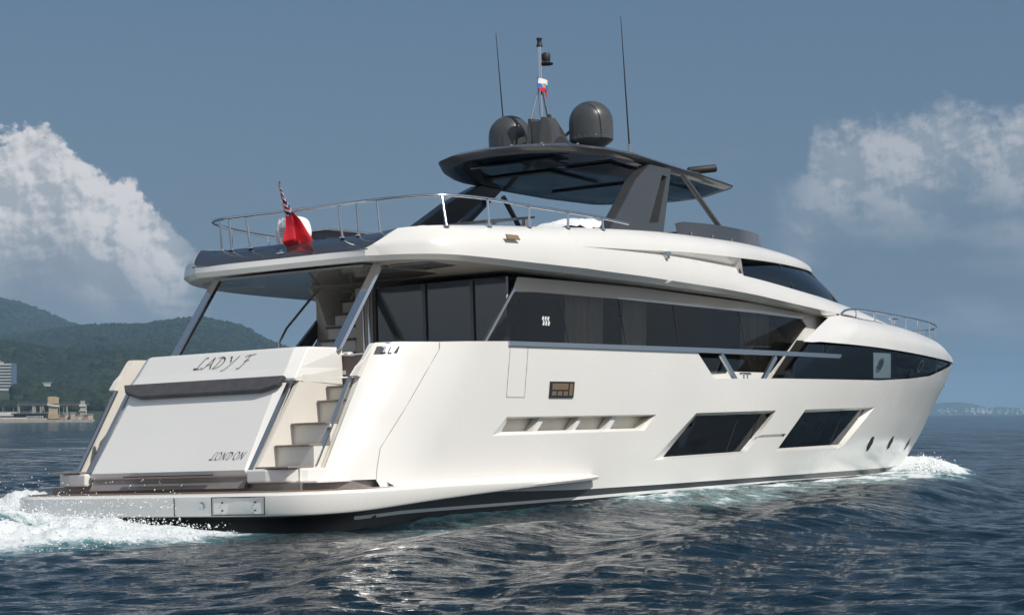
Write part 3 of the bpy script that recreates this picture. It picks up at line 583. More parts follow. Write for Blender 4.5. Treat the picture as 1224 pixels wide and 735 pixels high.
for r in ((.08,.12,.74,.50),(.08,.60,.26,.86),(.32,.60,.50,.86),(.56,.60,.74,.86),(.80,.12,.94,.86)): m.poly(sub(bq,*r,-.0225))
m.mirror(); m.obj('badge_plate',mat('bronze_plate',(.32,.22,.14),.3,.6),badge,split=True)
fq=on_s(T['fairlead']); m=MB(); m.quads(skin_loop(T['fairlead'],3,-.004),skin_loop(T['fairlead'],3,.02),closed=True)
m.poly([hull_pt(*p,-.003) for p in fq]); m.mirror(); fl=m.obj('fairlead',RUBBER,hull)
m=MB()
for u in (.3,.62):
    a=sub(fq,u,.12,u+.13,.88,-.03); m.poly(a); m.prism(a,(0,.03,0))
m.mirror(); bevel(m.obj('fairlead_roller',STEEL,fl,split=True),.01)
m=MB(); sE=STEM_END(2.4); m.prism([(stem_x(z)+.02-.06,y,z) for y,z in ((-.10,2.62),(.10,2.62),(.07,2.22),(-.07,2.22))],(.10,0,0)); m.obj('anchor_plate',STEEL,hull)
m=MB(); m.tube([(stem_x(2.5)+.05,-.3,2.42),(stem_x(2.45)+.13,0,2.36),(stem_x(2.5)+.05,.3,2.42)],.035); m.tube([(stem_x(2.5)+.1,0,2.36),(stem_x(2.75),0,2.66)],.03); m.obj('anchor',STEEL,hull)
# ---- bow glass band, set just inside the skin, and the moulded cap above it
bg_=on_s(T['bandglass']); m=MB()
bandpoly=[bg_[0],bg_[1],bg_[2],bg_[3],bg_[4],bg_[5]]+[(STEM_END(2.9)-.25,2.9),(STEM_END(2.88)-.25,2.86)]+bg_[6:]
hull_patch(m,bandpoly,off=.05,step=.35); m.mirror(); band_o=m.obj('bow_window_band',GLASSD,yacht,smooth=60)
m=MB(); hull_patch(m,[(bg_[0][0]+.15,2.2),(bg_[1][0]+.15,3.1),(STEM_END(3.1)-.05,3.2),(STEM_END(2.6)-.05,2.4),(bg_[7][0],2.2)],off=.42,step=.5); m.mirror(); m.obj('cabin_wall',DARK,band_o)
P=on_s(T['bandpane']); m=MB(); hull_patch(m,P,off=.046,step=.4); m.mirror(); pn=m.obj('clear_pane',mat('pale_glass',(.16,.22,.25),.08),band_o)
m=MB()
for c,r in ((T['bandport'][0],.16),):
    s0=hull_s(c[0],c[2]); ring=lambda k,o:[hull_pt(s0+1.35*k*math.cos(a),c[2]+k*math.sin(a),o) for a in np.linspace(0,2*math.pi,22,endpoint=False)]
    m.quads(ring(r,.036),ring(r*.7,.036),closed=True); m.quads(ring(r,.036),ring(r,.046),closed=True)
m.mirror(); m.obj('porthole_ring',STEELB,pn)
m=MB(); m.poly(ring(.115,.040)); m.mirror(); m.obj('porthole_glass',GLOSSBLACK,pn)
c=T['bandport'][1]; s0=hull_s(c[0],c[2]); m=MB(); m.quads(ring(.15,.044),ring(.11,.044),closed=True); m.mirror(); m.obj('porthole_ring',GREY,band_o)
bl=T['bandlines']; m=MB()
for a,b in zip(bl[::2],bl[1::2]):
    A=on_s([a])[0];B=on_s([b])[0]; m.quads([hull_pt(A[0]-.012,A[1],.044),hull_pt(B[0]-.012,B[1],.044)],[hull_pt(A[0]+.012,A[1],.044),hull_pt(B[0]+.012,B[1],.044)])
m.mirror(); m.obj('band_joint',RUBBER,band_o,split=True)
# cap
low=[tuple(p) for p in T['cap_low']]; mid=[tuple(p) for p in T['cap_mid'][1:-1]]; mid0=tuple(T['cap_mid'][0])
low=low+[hull_pt(s,2.93,-.04) for s in (STEM_END(2.93)-1.7,STEM_END(2.93)-1.1,STEM_END(2.93)-.6,STEM_END(2.93)-.25)]+[(stem_x(2.95)+.05,0,2.95)]
low=sorted(low,key=lambda p:p[0])
mid=mid+[hull_pt(s,z,.03) for s,z in ((STEM_END(3.0)-1.6,3.07),(STEM_END(3.0)-1.0,3.045),(STEM_END(3.0)-.5,3.02))]+[(stem_x(3.0)+.0,0,3.0)]
mid=sorted(mid,key=lambda p:p[0])
N_=70
lo=smoothline(low[2:],N_); mi=smoothline(mid,N_)
def lerp(a,b,t): return tuple(a[i]+(b[i]-a[i])*t for i in range(3))
rows=[]
for t in np.linspace(0,1,9):
    r=[]
    for ii,(a,b) in enumerate(zip(lo,mi)):
        p=lerp(a,b,t); w=min(1,ii/6)*math.sin(t*math.pi)*.30*min(1,max(0,(b[2]-a[2])))
        n=np.array([b[2]-a[2],0,0]); p=(p[0],p[1]-w*.55,p[2]+w*.35); r.append(p)
    rows.append(r)
m=MB(); m.grid(rows)
inn=[(p[0]-.02,p[1]*.97+.0,p[2]-.03) for p in lo]; und=[(p[0]-.05,p[1]*.955,p[2]+.03) for p in lo]; m.quads(lo,und)
# aft facet of the cap, rising from its pointed aft tip
tip=low[0]; m.add([tip,low[1],low[2],mi[0],mid0],[(0,1,2,3,4)])
m.add([tip,mid0,(17.5,-2.42,3.70),(16.45,-2.5,3.12)],[(0,1,2,3)]); m.add([tip,low[1],low[2],(16.2,-2.9,3.07),(16.45,-2.5,3.12)],[(0,1,2,3,4)]); m.add([mid0,mi[0],(17.3,-2.3,3.72),(16.9,-2.3,3.71)],[(0,1,2,3)])
ctr=[(p[0],0,p[2]+.05*min(1,abs(p[1]))) for p in mi]; hf=[(p[0],p[1]*.5,p[2]+.04*min(1,abs(p[1]))) for p in mi]
m.quads(mi,hf); m.quads(hf,ctr)
m.mirror(); m.obj('foredeck_moulding',WHITE,yacht,smooth=38)
# white sill and stub pillar behind the cut-out
pw=T['pillar_white']; m=MB(); off=(0,.10,0)
m.prism(pw,off); m.mirror(); m.obj('side_pillar',WHITE,yacht)
m=MB()
ct=[(10.2,-3.22,2.25),(14.6,-3.2,2.28)]
m.prism([(4.5,-3.25,2.24),(12,-3.22,2.24),(13.5,-3.17,2.25),(15.2,-3.05,2.27),(15.2,-2.55,2.27),(4.5,-2.62,2.24)],(0,0,-.15)); m.mirror(); m.obj('side_deck',WHITE,yacht)
m=MB(); m.box((9.9,-2.70,2.26),(14.7,-2.64,2.43)); m.mirror(); m.obj('window_sill',WHITE,yacht)
# ---- side rail beam
rt=smoothline([p for p in T['rail_top']],40); rb=smoothline([p for p in T['rail_bot']],40)
m=MB(); A=rt;B=rb; A2=[(p[0],p[1]+.07,p[2]) for p in A];B2=[(p[0],p[1]+.07,p[2]) for p in B]
m.grid([A,B,B2,A2,A]); m.poly([A[0],B[0],B2[0],A2[0]]); m.poly([A[-1],B[-1],B2[-1],A2[-1]]); m.mirror(); beam=m.obj('side_rail',STEELB,yacht,smooth=30)
m=MB()
for k in ('railstrutA','railstrutB'):
    a,b=T[k]; m.bar((a[0],a[1]+.03,a[2]-.01),(b[0],b[1]+.03,b[2]-.08),.05,.10,up=(1,0,0))
m.mirror(); m.obj('rail_stay',STEELB,beam,split=True)
def cleat(x,y,z,parent,ax=(1,0,0),s=1.0):
    a=Vector(ax); m=MB(); c=Vector((x,y,z)); m.tube([c-a*.17*s+Vector((0,0,.09*s)),c+a*.17*s+Vector((0,0,.09*s))],.018*s)
    for k in (-.06,.06): m.tube([c+a*k*s,c+a*k*s+Vector((0,0,.09*s))],.016*s)
    return m.obj('mooring_cleat',STEEL,parent)
cleat(12.75,-2.95,2.27,yacht,s=1.2); cleat(12.75,2.95,2.27,yacht,s=1.2)
# ---- salon
sg=T['salon_glass']
m=MB(); pane=sg[:10]+[[4.5,-2.72,2.66],[4.62,-2.72,2.72]]
def walln(P,y_=None): return P
def fillpoly(mb,P):
    V,E,F,*_=delaunay_2d_cdt([Vector((p[0],p[2])) for p in P],[(i,(i+1)%len(P)) for i in range(len(P))],[],1,1e-5)
    sy=lambda x:float(np.interp(x,[4.2,12,15,18,19],[-2.72,-2.72,-2.6,-2.4,-2.3]))
    mb.add([(v.x,sy(v.x),v.y) for v in V],[tuple(f) for f in F])
def dens3(P,d):
    out=[]
    for a,b in zip(P,P[1:]+P[:1]):
        n=max(1,int(np.linalg.norm(np.array(b)-np.array(a))/d)); out+=[list(np.array(a)+(np.array(b)-np.array(a))*i/n) for i in range(n)]
    return out
fillpoly(m,dens3(pane,.8)); sal=m.obj('salon_window',GLASS,yacht,smooth=60)
m=MB(); pane2=[[7.15,-2.72,3.67]]+pane[2:9]+[[8.79,-2.72,2.42],[6.2,-2.72,2.55]]
fillpoly(m,dens3(pane2,.8)); m.v=[(x,-y,z) for x,y,z in m.v]; TWIN[sal.name]=m.obj('salon_window',GLASS,yacht,smooth=60)
m=MB(); sp=T['salon_pillar']; m.prism([(p[0],p[1]+.012,p[2]) for p in (sp[0],sp[1],sp[2],(5.0,-2.73,2.6),sp[3])],(0,.05,0)); m.obj('glass_pillar',GLOSSBLACK,sal)
m=MB(); m.prism([(5.5,2.68,2.5),(5.98,2.68,2.5),(7.3,2.68,3.83),(7.05,2.68,3.83)],(0,.06,0)); m.obj('glass_pillar',GLOSSBLACK,TWIN[sal.name])
m=MB(); g0=(5.40,-2.73,3.69); g1=(4.42,-2.73,2.66); m.bar(g0,g1,.05,.05); m.obj('window_edge_trim',STEELB,sal)
sd=T['salon_div']; m=MB()
for a,b in zip(sd[::2],sd[1::2]):
    b2=np.array(a)+(np.array(b)-np.array(a))*1.5; m.bar((a[0],a[1]-.003,a[2]),(b2[0],b2[1]-.003,b2[2]),.018,.006,up=(0,1,0))
m.obj('window_joint',RUBBER,sal,split=True)
lg=T['salon_logo']; x0,z0=lg[0][0],lg[0][2]; x1,z1=lg[1][0],lg[1][2]; m=MB()
zt=z0; W_=(x1-x0)/3; zb=z1-.0
for k in range(3):
    xa=x0+k*W_+.012; pts=[(xa+.02,zt),(xa-.01,zt-.05),(xa+.03,zt-.09),(xa,zt-.15)]
    A=[(x,-2.728,z) for x,z in pts]; B=[(x+.047,-2.728,z-.012) for x,z in pts]; m.quads(A,B)
m.obj('window_emblem',mat('emblem_white',(.75,.77,.78),.5),sal)
# wall above the glass
wt=T['salon_walltop']; g=[sg[0],sg[1],sg[2],sg[3],sg[4],sg[5]]+[T['pillar_white'][6]]
ga=resample(g,40); wa=resample(wt,40)
m=MB(); m.quads([(p[0],p[1]-.012,p[2]) for p in ga],[(p[0],p[1]-.03,p[2]) for p in wa])
m.obj('salon_wall',BEIGE,yacht,smooth=40)
m=MB(); k_=[i for i in range(40) if ga[i][0]>7.1]; m.quads([(ga[i][0],.012-ga[i][1],ga[i][2]) for i in k_],[(wa[i][0],.03-wa[i][1],wa[i][2]) for i in k_]); m.obj('salon_wall',BEIGE,yacht,smooth=40)
m=MB(); gb=resample([sg[2],sg[3],sg[4],sg[5]],30); m.quads([(p[0],p[1]-.02,p[2]+.003) for p in gb],[(p[0],p[1]-.02,p[2]+.035+.03*i/29) for i,p in enumerate(gb)]); m.mirror(); m.obj('window_head_trim',WHITE,yacht,smooth=40)
# cabin interior seen through the glass
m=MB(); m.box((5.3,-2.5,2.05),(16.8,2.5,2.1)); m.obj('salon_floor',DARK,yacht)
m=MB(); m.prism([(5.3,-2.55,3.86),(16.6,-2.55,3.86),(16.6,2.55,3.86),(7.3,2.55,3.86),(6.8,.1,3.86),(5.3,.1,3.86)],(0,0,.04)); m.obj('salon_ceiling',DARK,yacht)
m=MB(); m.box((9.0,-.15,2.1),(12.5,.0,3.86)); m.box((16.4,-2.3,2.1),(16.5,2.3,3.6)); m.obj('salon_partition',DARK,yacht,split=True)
def curtain(x0,x1,y,z0,z1,amp=.05):
    m=MB(); n=int((x1-x0)/.03); A=[];B=[]
    for i in range(n+1):
        x=x0+(x1-x0)*i/n; yy=y+amp*math.sin(i*.95+.8*math.sin(i*.21))+.02*math.sin(i*.37); A.append((x,yy,z0)); B.append((x+.12,yy,z1))
    m.quads(A,B); return m.obj('salon_curtain',CURTAIN,sal,smooth=60)
curtain(7.15,8.35,-2.5,2.3,3.75); curtain(9.0,9.75,-2.5,2.3,3.75); curtain(13.45,14.6,-2.44,2.3,3.75); 
m=MB(); m.prism([(14.3,-2.2,2.25),(15.6,-2.15,2.25),(16.3,-2.1,3.1),(15.7,-2.1,3.45),(15.1,-2.15,3.42),(14.55,-2.2,3.0)],(0,.8,0)); o=m.obj('helm_seat',WALLIN,yacht); bevel(o,.09,3)
m=MB(); m.prism([(14.05,-2.3,2.12),(14.9,-2.3,2.12),(15.2,-2.25,2.55),(14.5,-2.3,2.55)],(0,.7,0)); bevel(m.obj('low_cabinet',BROWN,yacht),.05,2)
# ---- cockpit
m=MB(); m.box((1.9,-2.64,2.02),(6.7,2.64,2.08)); m.obj('cockpit_floor',mat('pale_teak',(.42,.33,.24),.55),yacht)
m=MB()   # bulwark inner lining, port and starboard, with its slanted aft end
prof=[(.72,.86),(1.53,2.18),(1.44,2.21),(1.55,2.355),(1.67,2.45),(1.85,2.67),(1.9,2.705),(4.45,2.75),(4.45,2.0),(1.6,2.0),(1.3,.86)]
P=[(x,-2.645,z) for x,z in prof]; m.prism(P,(0,.12,0)); m.quads([(1.9,-2.64,2.706),(2.4,-2.64,2.71),(4.45,-2.64,2.75)],[(2.0,-2.8,2.706),(2.8,-3.17,2.712),(4.45,-3.29,2.755)])
m.mirror(); lin=m.obj('bulwark_lining',CREAM,yacht)
bh=T['bulkhead']
m=MB(); m.box((5.2,-2.72,2.08),(5.26,.08,3.88)); door=m.obj('cockpit_door',GLOSSBLACK,yacht)
m=MB()
for y in (-1.03,-2.03,.06): m.box((5.165,y-.03,2.08),(5.198,y+.03,3.86))
m.obj('door_frame',GREY,door,split=True)
m=MB(); m.box((6.7,.06,2.05),(6.78,2.70,3.9)); m.obj('salon_aft_wall',BEIGE,yacht)
m=MB(); m.box((5.26,.02,2.05),(6.7,.07,3.9)); m.obj('stair_side_wall',BEIGE,yacht)
m=MB()  # port side structure by the stair: white raking panel with black glass edge
for s in (1,):
    m.prism([(5.6,1.5,3.35),(5.9,1.5,3.35),(6.7,1.5,3.95),(5.2,1.5,3.97),(5.4,1.5,3.75)],(0,.08,0))
m.obj('stair_header',CREAM,yacht)
stair=empty('flybridge_stair'); stair.parent=yacht
for k in range(9):
    x=4.4+.2*k; z=2.06+.24*k
    if z>3.95: break
    m=MB(); m.box((x,.52,max(2.08,z-.24)),(x+.24,1.30,z-.003)); m.obj('riser',CREAM,stair)
    m=MB(); m.box((x-.05,.50,z),(x+.22,1.32,z+.035)); m.obj('tread',BROWN,stair)
m=MB(); m.prism([(4.9,1.34,2.1),(6.7,1.34,2.1),(6.7,1.34,3.95),(6.2,1.34,3.95)],(0,.05,0)); m.obj('stringer',CREAM,stair)
m=MB(); m.tube([(4.2,1.38,2.15),(4.2,1.38,3.0),(4.4,1.38,3.25),(5.3,1.38,4.0)],.022); m.tube([(5.1,.12,2.1),(5.1,.12,3.68),(5.14,.14,3.80),(5.25,.4,3.84)],.025); m.tube([(5.1,.24,2.1),(5.1,.24,3.72),(5.12,.3,3.80)],.02); m.obj('stair_handrail',STEEL,stair,smooth=60)
m=MB(); m.box((5.2,.10,2.08),(5.3,.5,3.9)); m.obj('stair_post',BEIGE,stair)
m=MB(); m.box((2.15,-1.9,2.08),(2.55,1.9,2.42)); m.box((2.15,-1.9,2.42),(2.3,1.9,2.62)); bevel(m.obj('cockpit_sofa',CREAM,yacht),.05,3)
m=MB(); m.box((2.5,-2.25,2.08),(2.95,-1.95,2.62)); bevel(m.obj('cockpit_cabinet',CREAM,yacht),.04,3)
# gate at the head of the starboard steps
gate=empty('boarding_gate'); gate.parent=yacht
for s in (-1,1):
    m=MB(); x=2.1; a,b=1.60*s,2.45*s
    m.tube([(x,a,2.0),(x,a,2.58)],.022); m.tube([(x,a+.13*s,2.02),(x,a+.13*s,2.56)],.018); m.tube([(x,a,2.57),(x,b,2.57)],.016); m.tube([(x,a,2.22),(x,b,2.22)],.016); m.tube([(x,b,2.2),(x,b,2.58)],.016)
    m.obj('gate_frame',STEEL,gate,smooth=60)
    m=MB(); m.box((x+.01,min(a+.13*s,b),1.98),(x+.03,max(a+.13*s,b),2.55)); m.obj('gate_panel',BROWN,gate)
    if s<0:
        m=MB(); m.box((x+.004,-1.86,2.27),(x+.009,-1.79,2.33)); m.obj('gate_emblem',LWHITE,gate)
# ---- transom: garage door, board, cushion, steps
def sp_(z,off=0): return .22+.66*(z-.9)-.13+.0-off
def slq(y,z,off=0): n=1/math.sqrt(1+.66**2); return (.15+.66*(z-.86)-off*n, y, z+off*.66*n)
def ring_rows(mb,loops): 
    for a,b in zip(loops,loops[1:]): mb.quads(a,b,closed=True)
m=MB(); per=10
def qd(y0b,y1b,z0,y0t,y1t,z1,off,per=10):
    c=[(y0b,z0),(y1b,z0),(y1t,z1),(y0t,z1)]; out=[]
    for a,b in zip(c,c[1:]+c[:1]): out+=[slq(a[0]+(b[0]-a[0])*i/per,a[1]+(b[1]-a[1])*i/per,off) for i in range(per)]
    return out
m.quads(qd(-1.66,1.66,.79,-1.66,1.66,2.24,-.10),qd(-1.66,1.66,.79,-1.66,1.66,2.24,.0),closed=True)
m.quads(qd(-1.66,1.66,.79,-1.66,1.66,2.24,.0),qd(-1.60,1.60,.83,-1.50,1.50,2.2,.06),closed=True)
m.poly([slq(-1.60,.83,.06),slq(1.60,.83,.06),slq(1.5,2.2,.06),slq(-1.5,2.2,.06)])
gd=m.obj('garage_door',WHITE,yacht); bevel(gd,.015,3,12)
m=MB(); m.box((-.03,-1.0,.795),(.06,.8,.81)); m.obj('door_slot',RUBBER,gd)
m=MB(); c=[(1.72,2.17),(-1.70,2.17),(-1.62,2.02),(-1.30,1.95),(1.25,1.95),(1.6,2.03)]
m.prism([slq(y,z,.07) for y,z in c],Vector(slq(0,1,.09))-Vector(slq(0,1,0))); cu=m.obj('transom_cushion',CUSH,yacht); bevel(cu,.03,3)
m=MB() # board with the name
lipz,crz,tpz=2.19,2.37,2.69
secs=[]
for y,dy in ((1.78,0),(1.60,0),(.8,0),(0,0),(-.8,0),(-1.60,0),(-1.78,0)):
    f=0 if abs(y)<1.7 else .10
    secs.append([(.95+f,y,lipz-.02),(.93+f,y,lipz+.02),(1.07+f,y*.985,crz),(1.28+f*1.2,y*.965,tpz-.03),(1.34+f*1.2,y*.96,tpz)])
m.grid(secs)
for s in (1,-1):
    a=secs[0] if s==1 else secs[-1]
    b=[(2.1,s*(1.80),2.12),(2.1,s*1.80,2.2),(2.1,s*1.80,crz),(2.1,s*1.80,tpz-.02),(2.1,s*1.78,tpz)]
    m.grid([a,b])
m.add([secs[0][4],secs[-1][4],(2.1,-1.78,tpz),(2.1,1.78,tpz)],[(0,1,2,3)]); m.add([secs[0][0],secs[-1][0],(1.2,-1.8,lipz-.03),(1.2,1.8,lipz-.03)],[(0,1,2,3)])
board=m.obj('name_board',WHITE,yacht); bevel(board,.02,3,12)
# stair cases both sides
for s in (-1,1):
    st=empty('stern_steps'); st.parent=yacht
    tr=[(.24,.87),(.55,1.18),(.92,1.50),(1.52,1.84),(1.74,2.06)] if s<0 else [(.20,.87),(1.0,1.18),(1.3,1.50),(1.6,1.84),(1.9,2.04)]
    inner,outer=1.78*s,2.50*s; ya,yb=min(inner,outer),max(inner,outer)
    m=MB()
    P=[(.26,.68)]
    for i,(x,z) in enumerate(tr):
        P+=[(x+.04,P[-1][1]),(x+.04,z)]
    P+=[(2.2,2.04),(2.2,.68)]
    m.prism([(x,ya,z) for x,z in P],(0,yb-ya,0)); m.obj('riser_block',CREAM,st)
    m=MB(); Fp=[(.02,1.69),(.04,2.05),(.16,2.36),(.38,2.56),(.70,2.66),(.9,2.66),(.9,1.69)]; m.prism([(x,y*s,.668) for x,y in Fp],(0,0,.197)); bevel(m.obj('foot_block',WHITE,st),.03,3)
    for i,(x,z) in enumerate(tr):
        xe=tr[i+1][0]+.03 if i<len(tr)-1 else 2.15
        m=MB(); m.box((x-(.03 if i else .19),ya+.02,z+.002),(xe,yb-(.02 if i else .06),z+.03)); bevel(m.obj('tread',TREAD,st),.008,2)
    # inner (garage side) wall
    m=MB(); W=[(.12,.80),(1.20,2.26),(2.1,2.26),(2.1,.80)]
    m.prism([(x,1.70*s,z) for x,z in W],(0,.085*s,0)); m.obj('inner_cheek',CREAM,st)
    # chrome strips
    m=MB()
    m.bar((.12,1.70*s,.87),(1.05,1.70*s,2.22),.035,.075,up=(0,1,0)); m.bar((.62,2.49*s,.90),(1.46,2.49*s,2.19),.03,.07,up=(0,1,0)); m.obj('edge_strip',STEELB,st,split=True)
# filler under garage door and behind
m=MB(); m.box((.17,-2.60,.5),(1.2,2.60,.66)); m.obj('transom_recess',TAUPE,yacht)
m=MB(); m.prism([(.3,-2.60,.5),(.62,-2.78,.5),(1.0,-2.92,.5),(1.6,-3.02,.5),(1.6,-2.60,.5)],(0,0,.16)); m.mirror(); m.obj('quarter_recess',TAUPE,yacht)
m=MB(); m.prism([(.04,-1.62,.60),(.16,-1.62,.79),(.16,1.62,.79),(.04,1.62,.60)],(.08,0,0)); m.obj('garage_sill',TAUPE,yacht)
m=MB(); P=[hull_pt(s,.86) for s in (1.72,1.9,2.2,2.5,2.75)]; Q=[(p[0],p[1],.66) for p in P]; m.box((.2,-2.9,.655),(1.5,-1.70,.668)); m.mirror(); m.obj('step_underside',WHITE,yacht)
# ---- swim platform with side sponsons
plan=[(-.62,0),(-.60,-1.2),(-.55,-2.1),(-.42,-2.65),(-.2,-2.98),(.12,-3.2),(.6,-3.38),(1.3,-3.48),(2.4,-3.54),(4.2,-3.56),(6.0,-3.54),(6.85,-3.34)]
zt=[.53]*7+[.54,.56,.56,.56,.58]
zl=[.21,.21,.205,.20,.20,.205,.22,.27,.34,.42,.475,.50]
inn=[(x,y) for x,y in plan]
m=MB()
rows=[]
n=90
pl3=smoothline([(x,y,z) for (x,y),z in zip(plan,zt)],n,3); pb3=smoothline([(x,y,z) for (x,y),z in zip(plan,zl)],n,3)
def inset(P,d):
    out=[]
    for i,p in enumerate(P):
        a=np.array(P[max(i-1,0)]);b=np.array(P[min(i+1,len(P)-1)]); t=(b-a)[:2]; t/=max(1e-9,np.linalg.norm(t)); out.append((p[0]-t[1]*d,p[1]+t[0]*d,p[2]))
    return out
ins=inset(pl3,-.10) if inset(pl3,.1)[0][0]<pl3[0][0] else inset(pl3,.10)
sgn=-1 if inset(pl3,.1)[0][0]<pl3[0][0] else 1
I=lambda P,d,dz:[(p[0],p[1],p[2]+dz) for p in inset(P,sgn*d)]
m.grid([I(pl3,.30,.075),I(pl3,.16,.035),I(pl3,.05,0),I(pl3,.012,-.03),I(pl3,0,-.07),I(pb3,.01,.03),I(pb3,.06,0),I(pb3,.55,-.02)] if 0 else
  [I(pl3,.22,.02),I(pl3,.10,.01),I(pl3,.03,-.005),I(pl3,.004,-.035),I(pb3,.0,.05),I(pb3,.02,.015),I(pb3,.06,0),I(pb3,.6,-.02)])
# fill deck of the platform
dk=I(pl3,.22,.02); k0=[i for i,p in enumerate(dk) if p[0]<2.2]
dkl=[dk[i] for i in k0]; m.quads(dkl,[(p[0],0,p[2]) for p in dkl])
# sponson shoulder rising onto the hull
k1=[i for i in range(len(dk)) if dk[i][0]>1.38]
m.quads([dk[i] for i in k1],[(dk[i][0],-3.05,.66+.02*min(1,max(0,(dk[i][0]-1.5)))) for i in k1])
# forward end face
e0=[r[-1] for r in (I(pl3,.22,.02),I(pl3,.03,-.005),I(pb3,.0,.05),I(pb3,.06,0))]; m.poly(e0+[(6.6,-3.1,.45),(6.85,-3.1,.6)])
m.mirror(); plat=m.obj('swim_platform',WHITE,yacht,smooth=35)
m=MB(); dt=I(pl3,.13,.0); kk=[i for i,p in enumerate(dt) if p[0]<1.55]; L_=[(dt[i][0],dt[i][1],.557) for i in kk]; L2=[(p[0],p[1],.545) for p in L_]
m.quads(L_,[(p[0],0,p[2]) for p in L_]); m.quads(L_,L2); m.mirror(); m.obj('teak_deck',TEAK,plat)
hx=-.60
m=MB(); m.prism([(-.592,-1.62,.245),(-.475,-2.48,.245),(-.475,-2.48,.475),(-.592,-1.62,.475)],(.03,.004,0)); bevel(m.obj('platform_hatch',WHITE,plat),.004)
m=MB()
y0,y1,z0,z1=-2.50,-1.60,.235,.485
Xf=lambda y:-.602+.117*(-1.62-y)/.86
for a,b in (((y0,z0),(y1,z0)),((y1,z0),(y1,z1)),((y1,z1),(y0,z1)),((y0,z1),(y0,z0))): m.bar((Xf(a[0]),a[0],a[1]),(Xf(b[0]),b[0],b[1]),.012,.012,up=(1,0,0))
for y in (-2.34,-1.78):
    for z in (.30,.41): m.lathe([(.0,0),(.013,0),(.013,.012),(0,.012)],(Xf(y)+.004,y,z),10,axis=(-1,0,0))
m.obj('hatch_frame',RUBBER,plat)
m=MB(); m.lathe([(.0,.012),(.05,.012),(.06,0)],(-.60,-1.38,.36),16,axis=(-1,0,0)); m.obj('platform_light',STEEL,plat)
m=MB(); m.box((-.612,-.86,.23),(-.58,-.85,.50)); m.obj('platform_seam',RUBBER,plat)
cleat(.25,-2.45,.56,plat,ax=(.3,1,0),s=.9); cleat(.25,2.45,.56,plat,ax=(.3,-1,0),s=.9)
# ------------------------------------------------ flybridge mouldings
Lb=[tuple(p) for p in T['Lb']]; Lc=[tuple(p) for p in T['Lc']]; Le=[tuple(p) for p in T['Le']]; Ld=[tuple(p) for p in T['Ld']]; Lu=[tuple(p) for p in T['Lu']]
BT=[tuple(p) for p in T['brow_top']]; BLo=[tuple(p) for p in T['brow_low']]; GL=[tuple(p) for p in T['glass_low']]; BL=[tuple(p) for p in T['body_low']]
aftLb=[(2.60,0,4.13),(2.61,-1.0,4.13)]; aftLc=[(2.64,0,4.05),(2.65,-1.0,4.05)]
m=MB()
# aft face (under the dark panel)
ft=[(2.66,0,4.235),(2.66,-1.0,4.24),(2.665,-1.84,4.25)]
aLb=aftLb+[(2.66,-1.84,4.135)]; aLc=aftLc+[(2.70,-1.80,4.055)]
A=resample(aLb,16); B=resample(ft,16); m.quads(A,B)
A=resample(aLc,16); B=resample(aLb,16); m.quads(A,B)
edge=[(2.665,-1.84,4.25),(2.74,-1.93,4.31),(2.93,-2.02,4.46),(3.12,-2.14,4.575)]
def arc(a,c,b,n):
    out=[]
    for t in np.linspace(0,1,n): out.append(tuple((1-t)**2*a[i]+2*t*(1-t)*(2*c[i]-.5*a[i]-.5*b[i])+t*t*b[i] for i in range(3)))
    return out
def bandgrid(lo_,up_,bul,n=9):
    """lo_/up_: matching polylines; bul(i,f)->offset vector of the section's middle"""
    rw=[]
    for i,(a,b) in enumerate(zip(lo_,up_)):
        f=i/(len(lo_)-1); c=tuple(np.array(lerp(a,b,.5))+np.array(bul(f,a))); rw.append(arc(a,c,b,n))
    m.grid(list(map(list,zip(*rw))))
def byx(P,X): # resample a forward-running line at given x (keeps its ends)
    P=np.array(P); return [(x,float(np.interp(x,P[:,0],P[:,1])),float(np.interp(x,P[:,0],P[:,2]))) for x in X]
# middle line D: a soft knuckle aft, opening into a recess forward of x=6.8
Dq=[(2.74,-1.93,4.31),(3.0,-2.33,4.33),(3.36,-2.78,4.345),(4.17,-3.07,4.37),(5.4,-3.165,4.405),(6.78,-3.18,4.44)]
upTq=[(3.12,-2.14,4.575),(3.3,-2.35,4.60),(3.62,-2.60,4.62),(4.5,-2.76,4.67),(5.71,-2.85,4.73),(6.9,-2.87,4.80)]
lbq=[(2.80,-2.04,4.135),(2.93,-2.31,4.14),(3.39,-2.87,4.13),(4.17,-3.10,4.10),(5.09,-3.18,4.08),(6.9,-3.22,4.065)]
nq=44
L1=smoothline(lbq,nq); D1_=smoothline(Dq,nq); U1=smoothline(upTq,nq)
bandgrid(L1,D1_,lambda f,a:(0,-.012*min(1,f*4),0),5)
bandgrid(D1_,U1,lambda f,a:(-.03*min(1,f*8)*max(0,1-f*3),-.05*min(1,f*4),.02*min(1,f*4)),9)
m.add([ft[-1],(2.74,-1.93,4.31),(2.80,-2.04,4.135),(2.66,-1.84,4.135)],[(0,1,2,3)]); 
L0=smoothline([(2.84,-1.98,4.055),(2.97,-2.27,4.06),(3.47,-2.80,4.05),(4.29,-3.02,4.01),(5.23,-3.09,3.98),(6.9,-3.125,3.96)],nq); m.quads(L0,L1); m.add([(2.66,-1.84,4.135),(2.80,-2.04,4.135),(2.84,-1.98,4.055),(2.70,-1.80,4.055)],[(0,1,2,3)])
X2=list(np.linspace(6.9,17.2,70))
lc2=byx([(6.53,-3.12,3.96)]+Lc[7:],X2); lb2=byx([(6.39,-3.21,4.07)]+Lb[7:],X2)
lc2=smoothline([L0[-1]]+lc2[3:],70); lb2=smoothline([L1[-1]]+lb2[3:],70); m.quads(lc2,lb2)
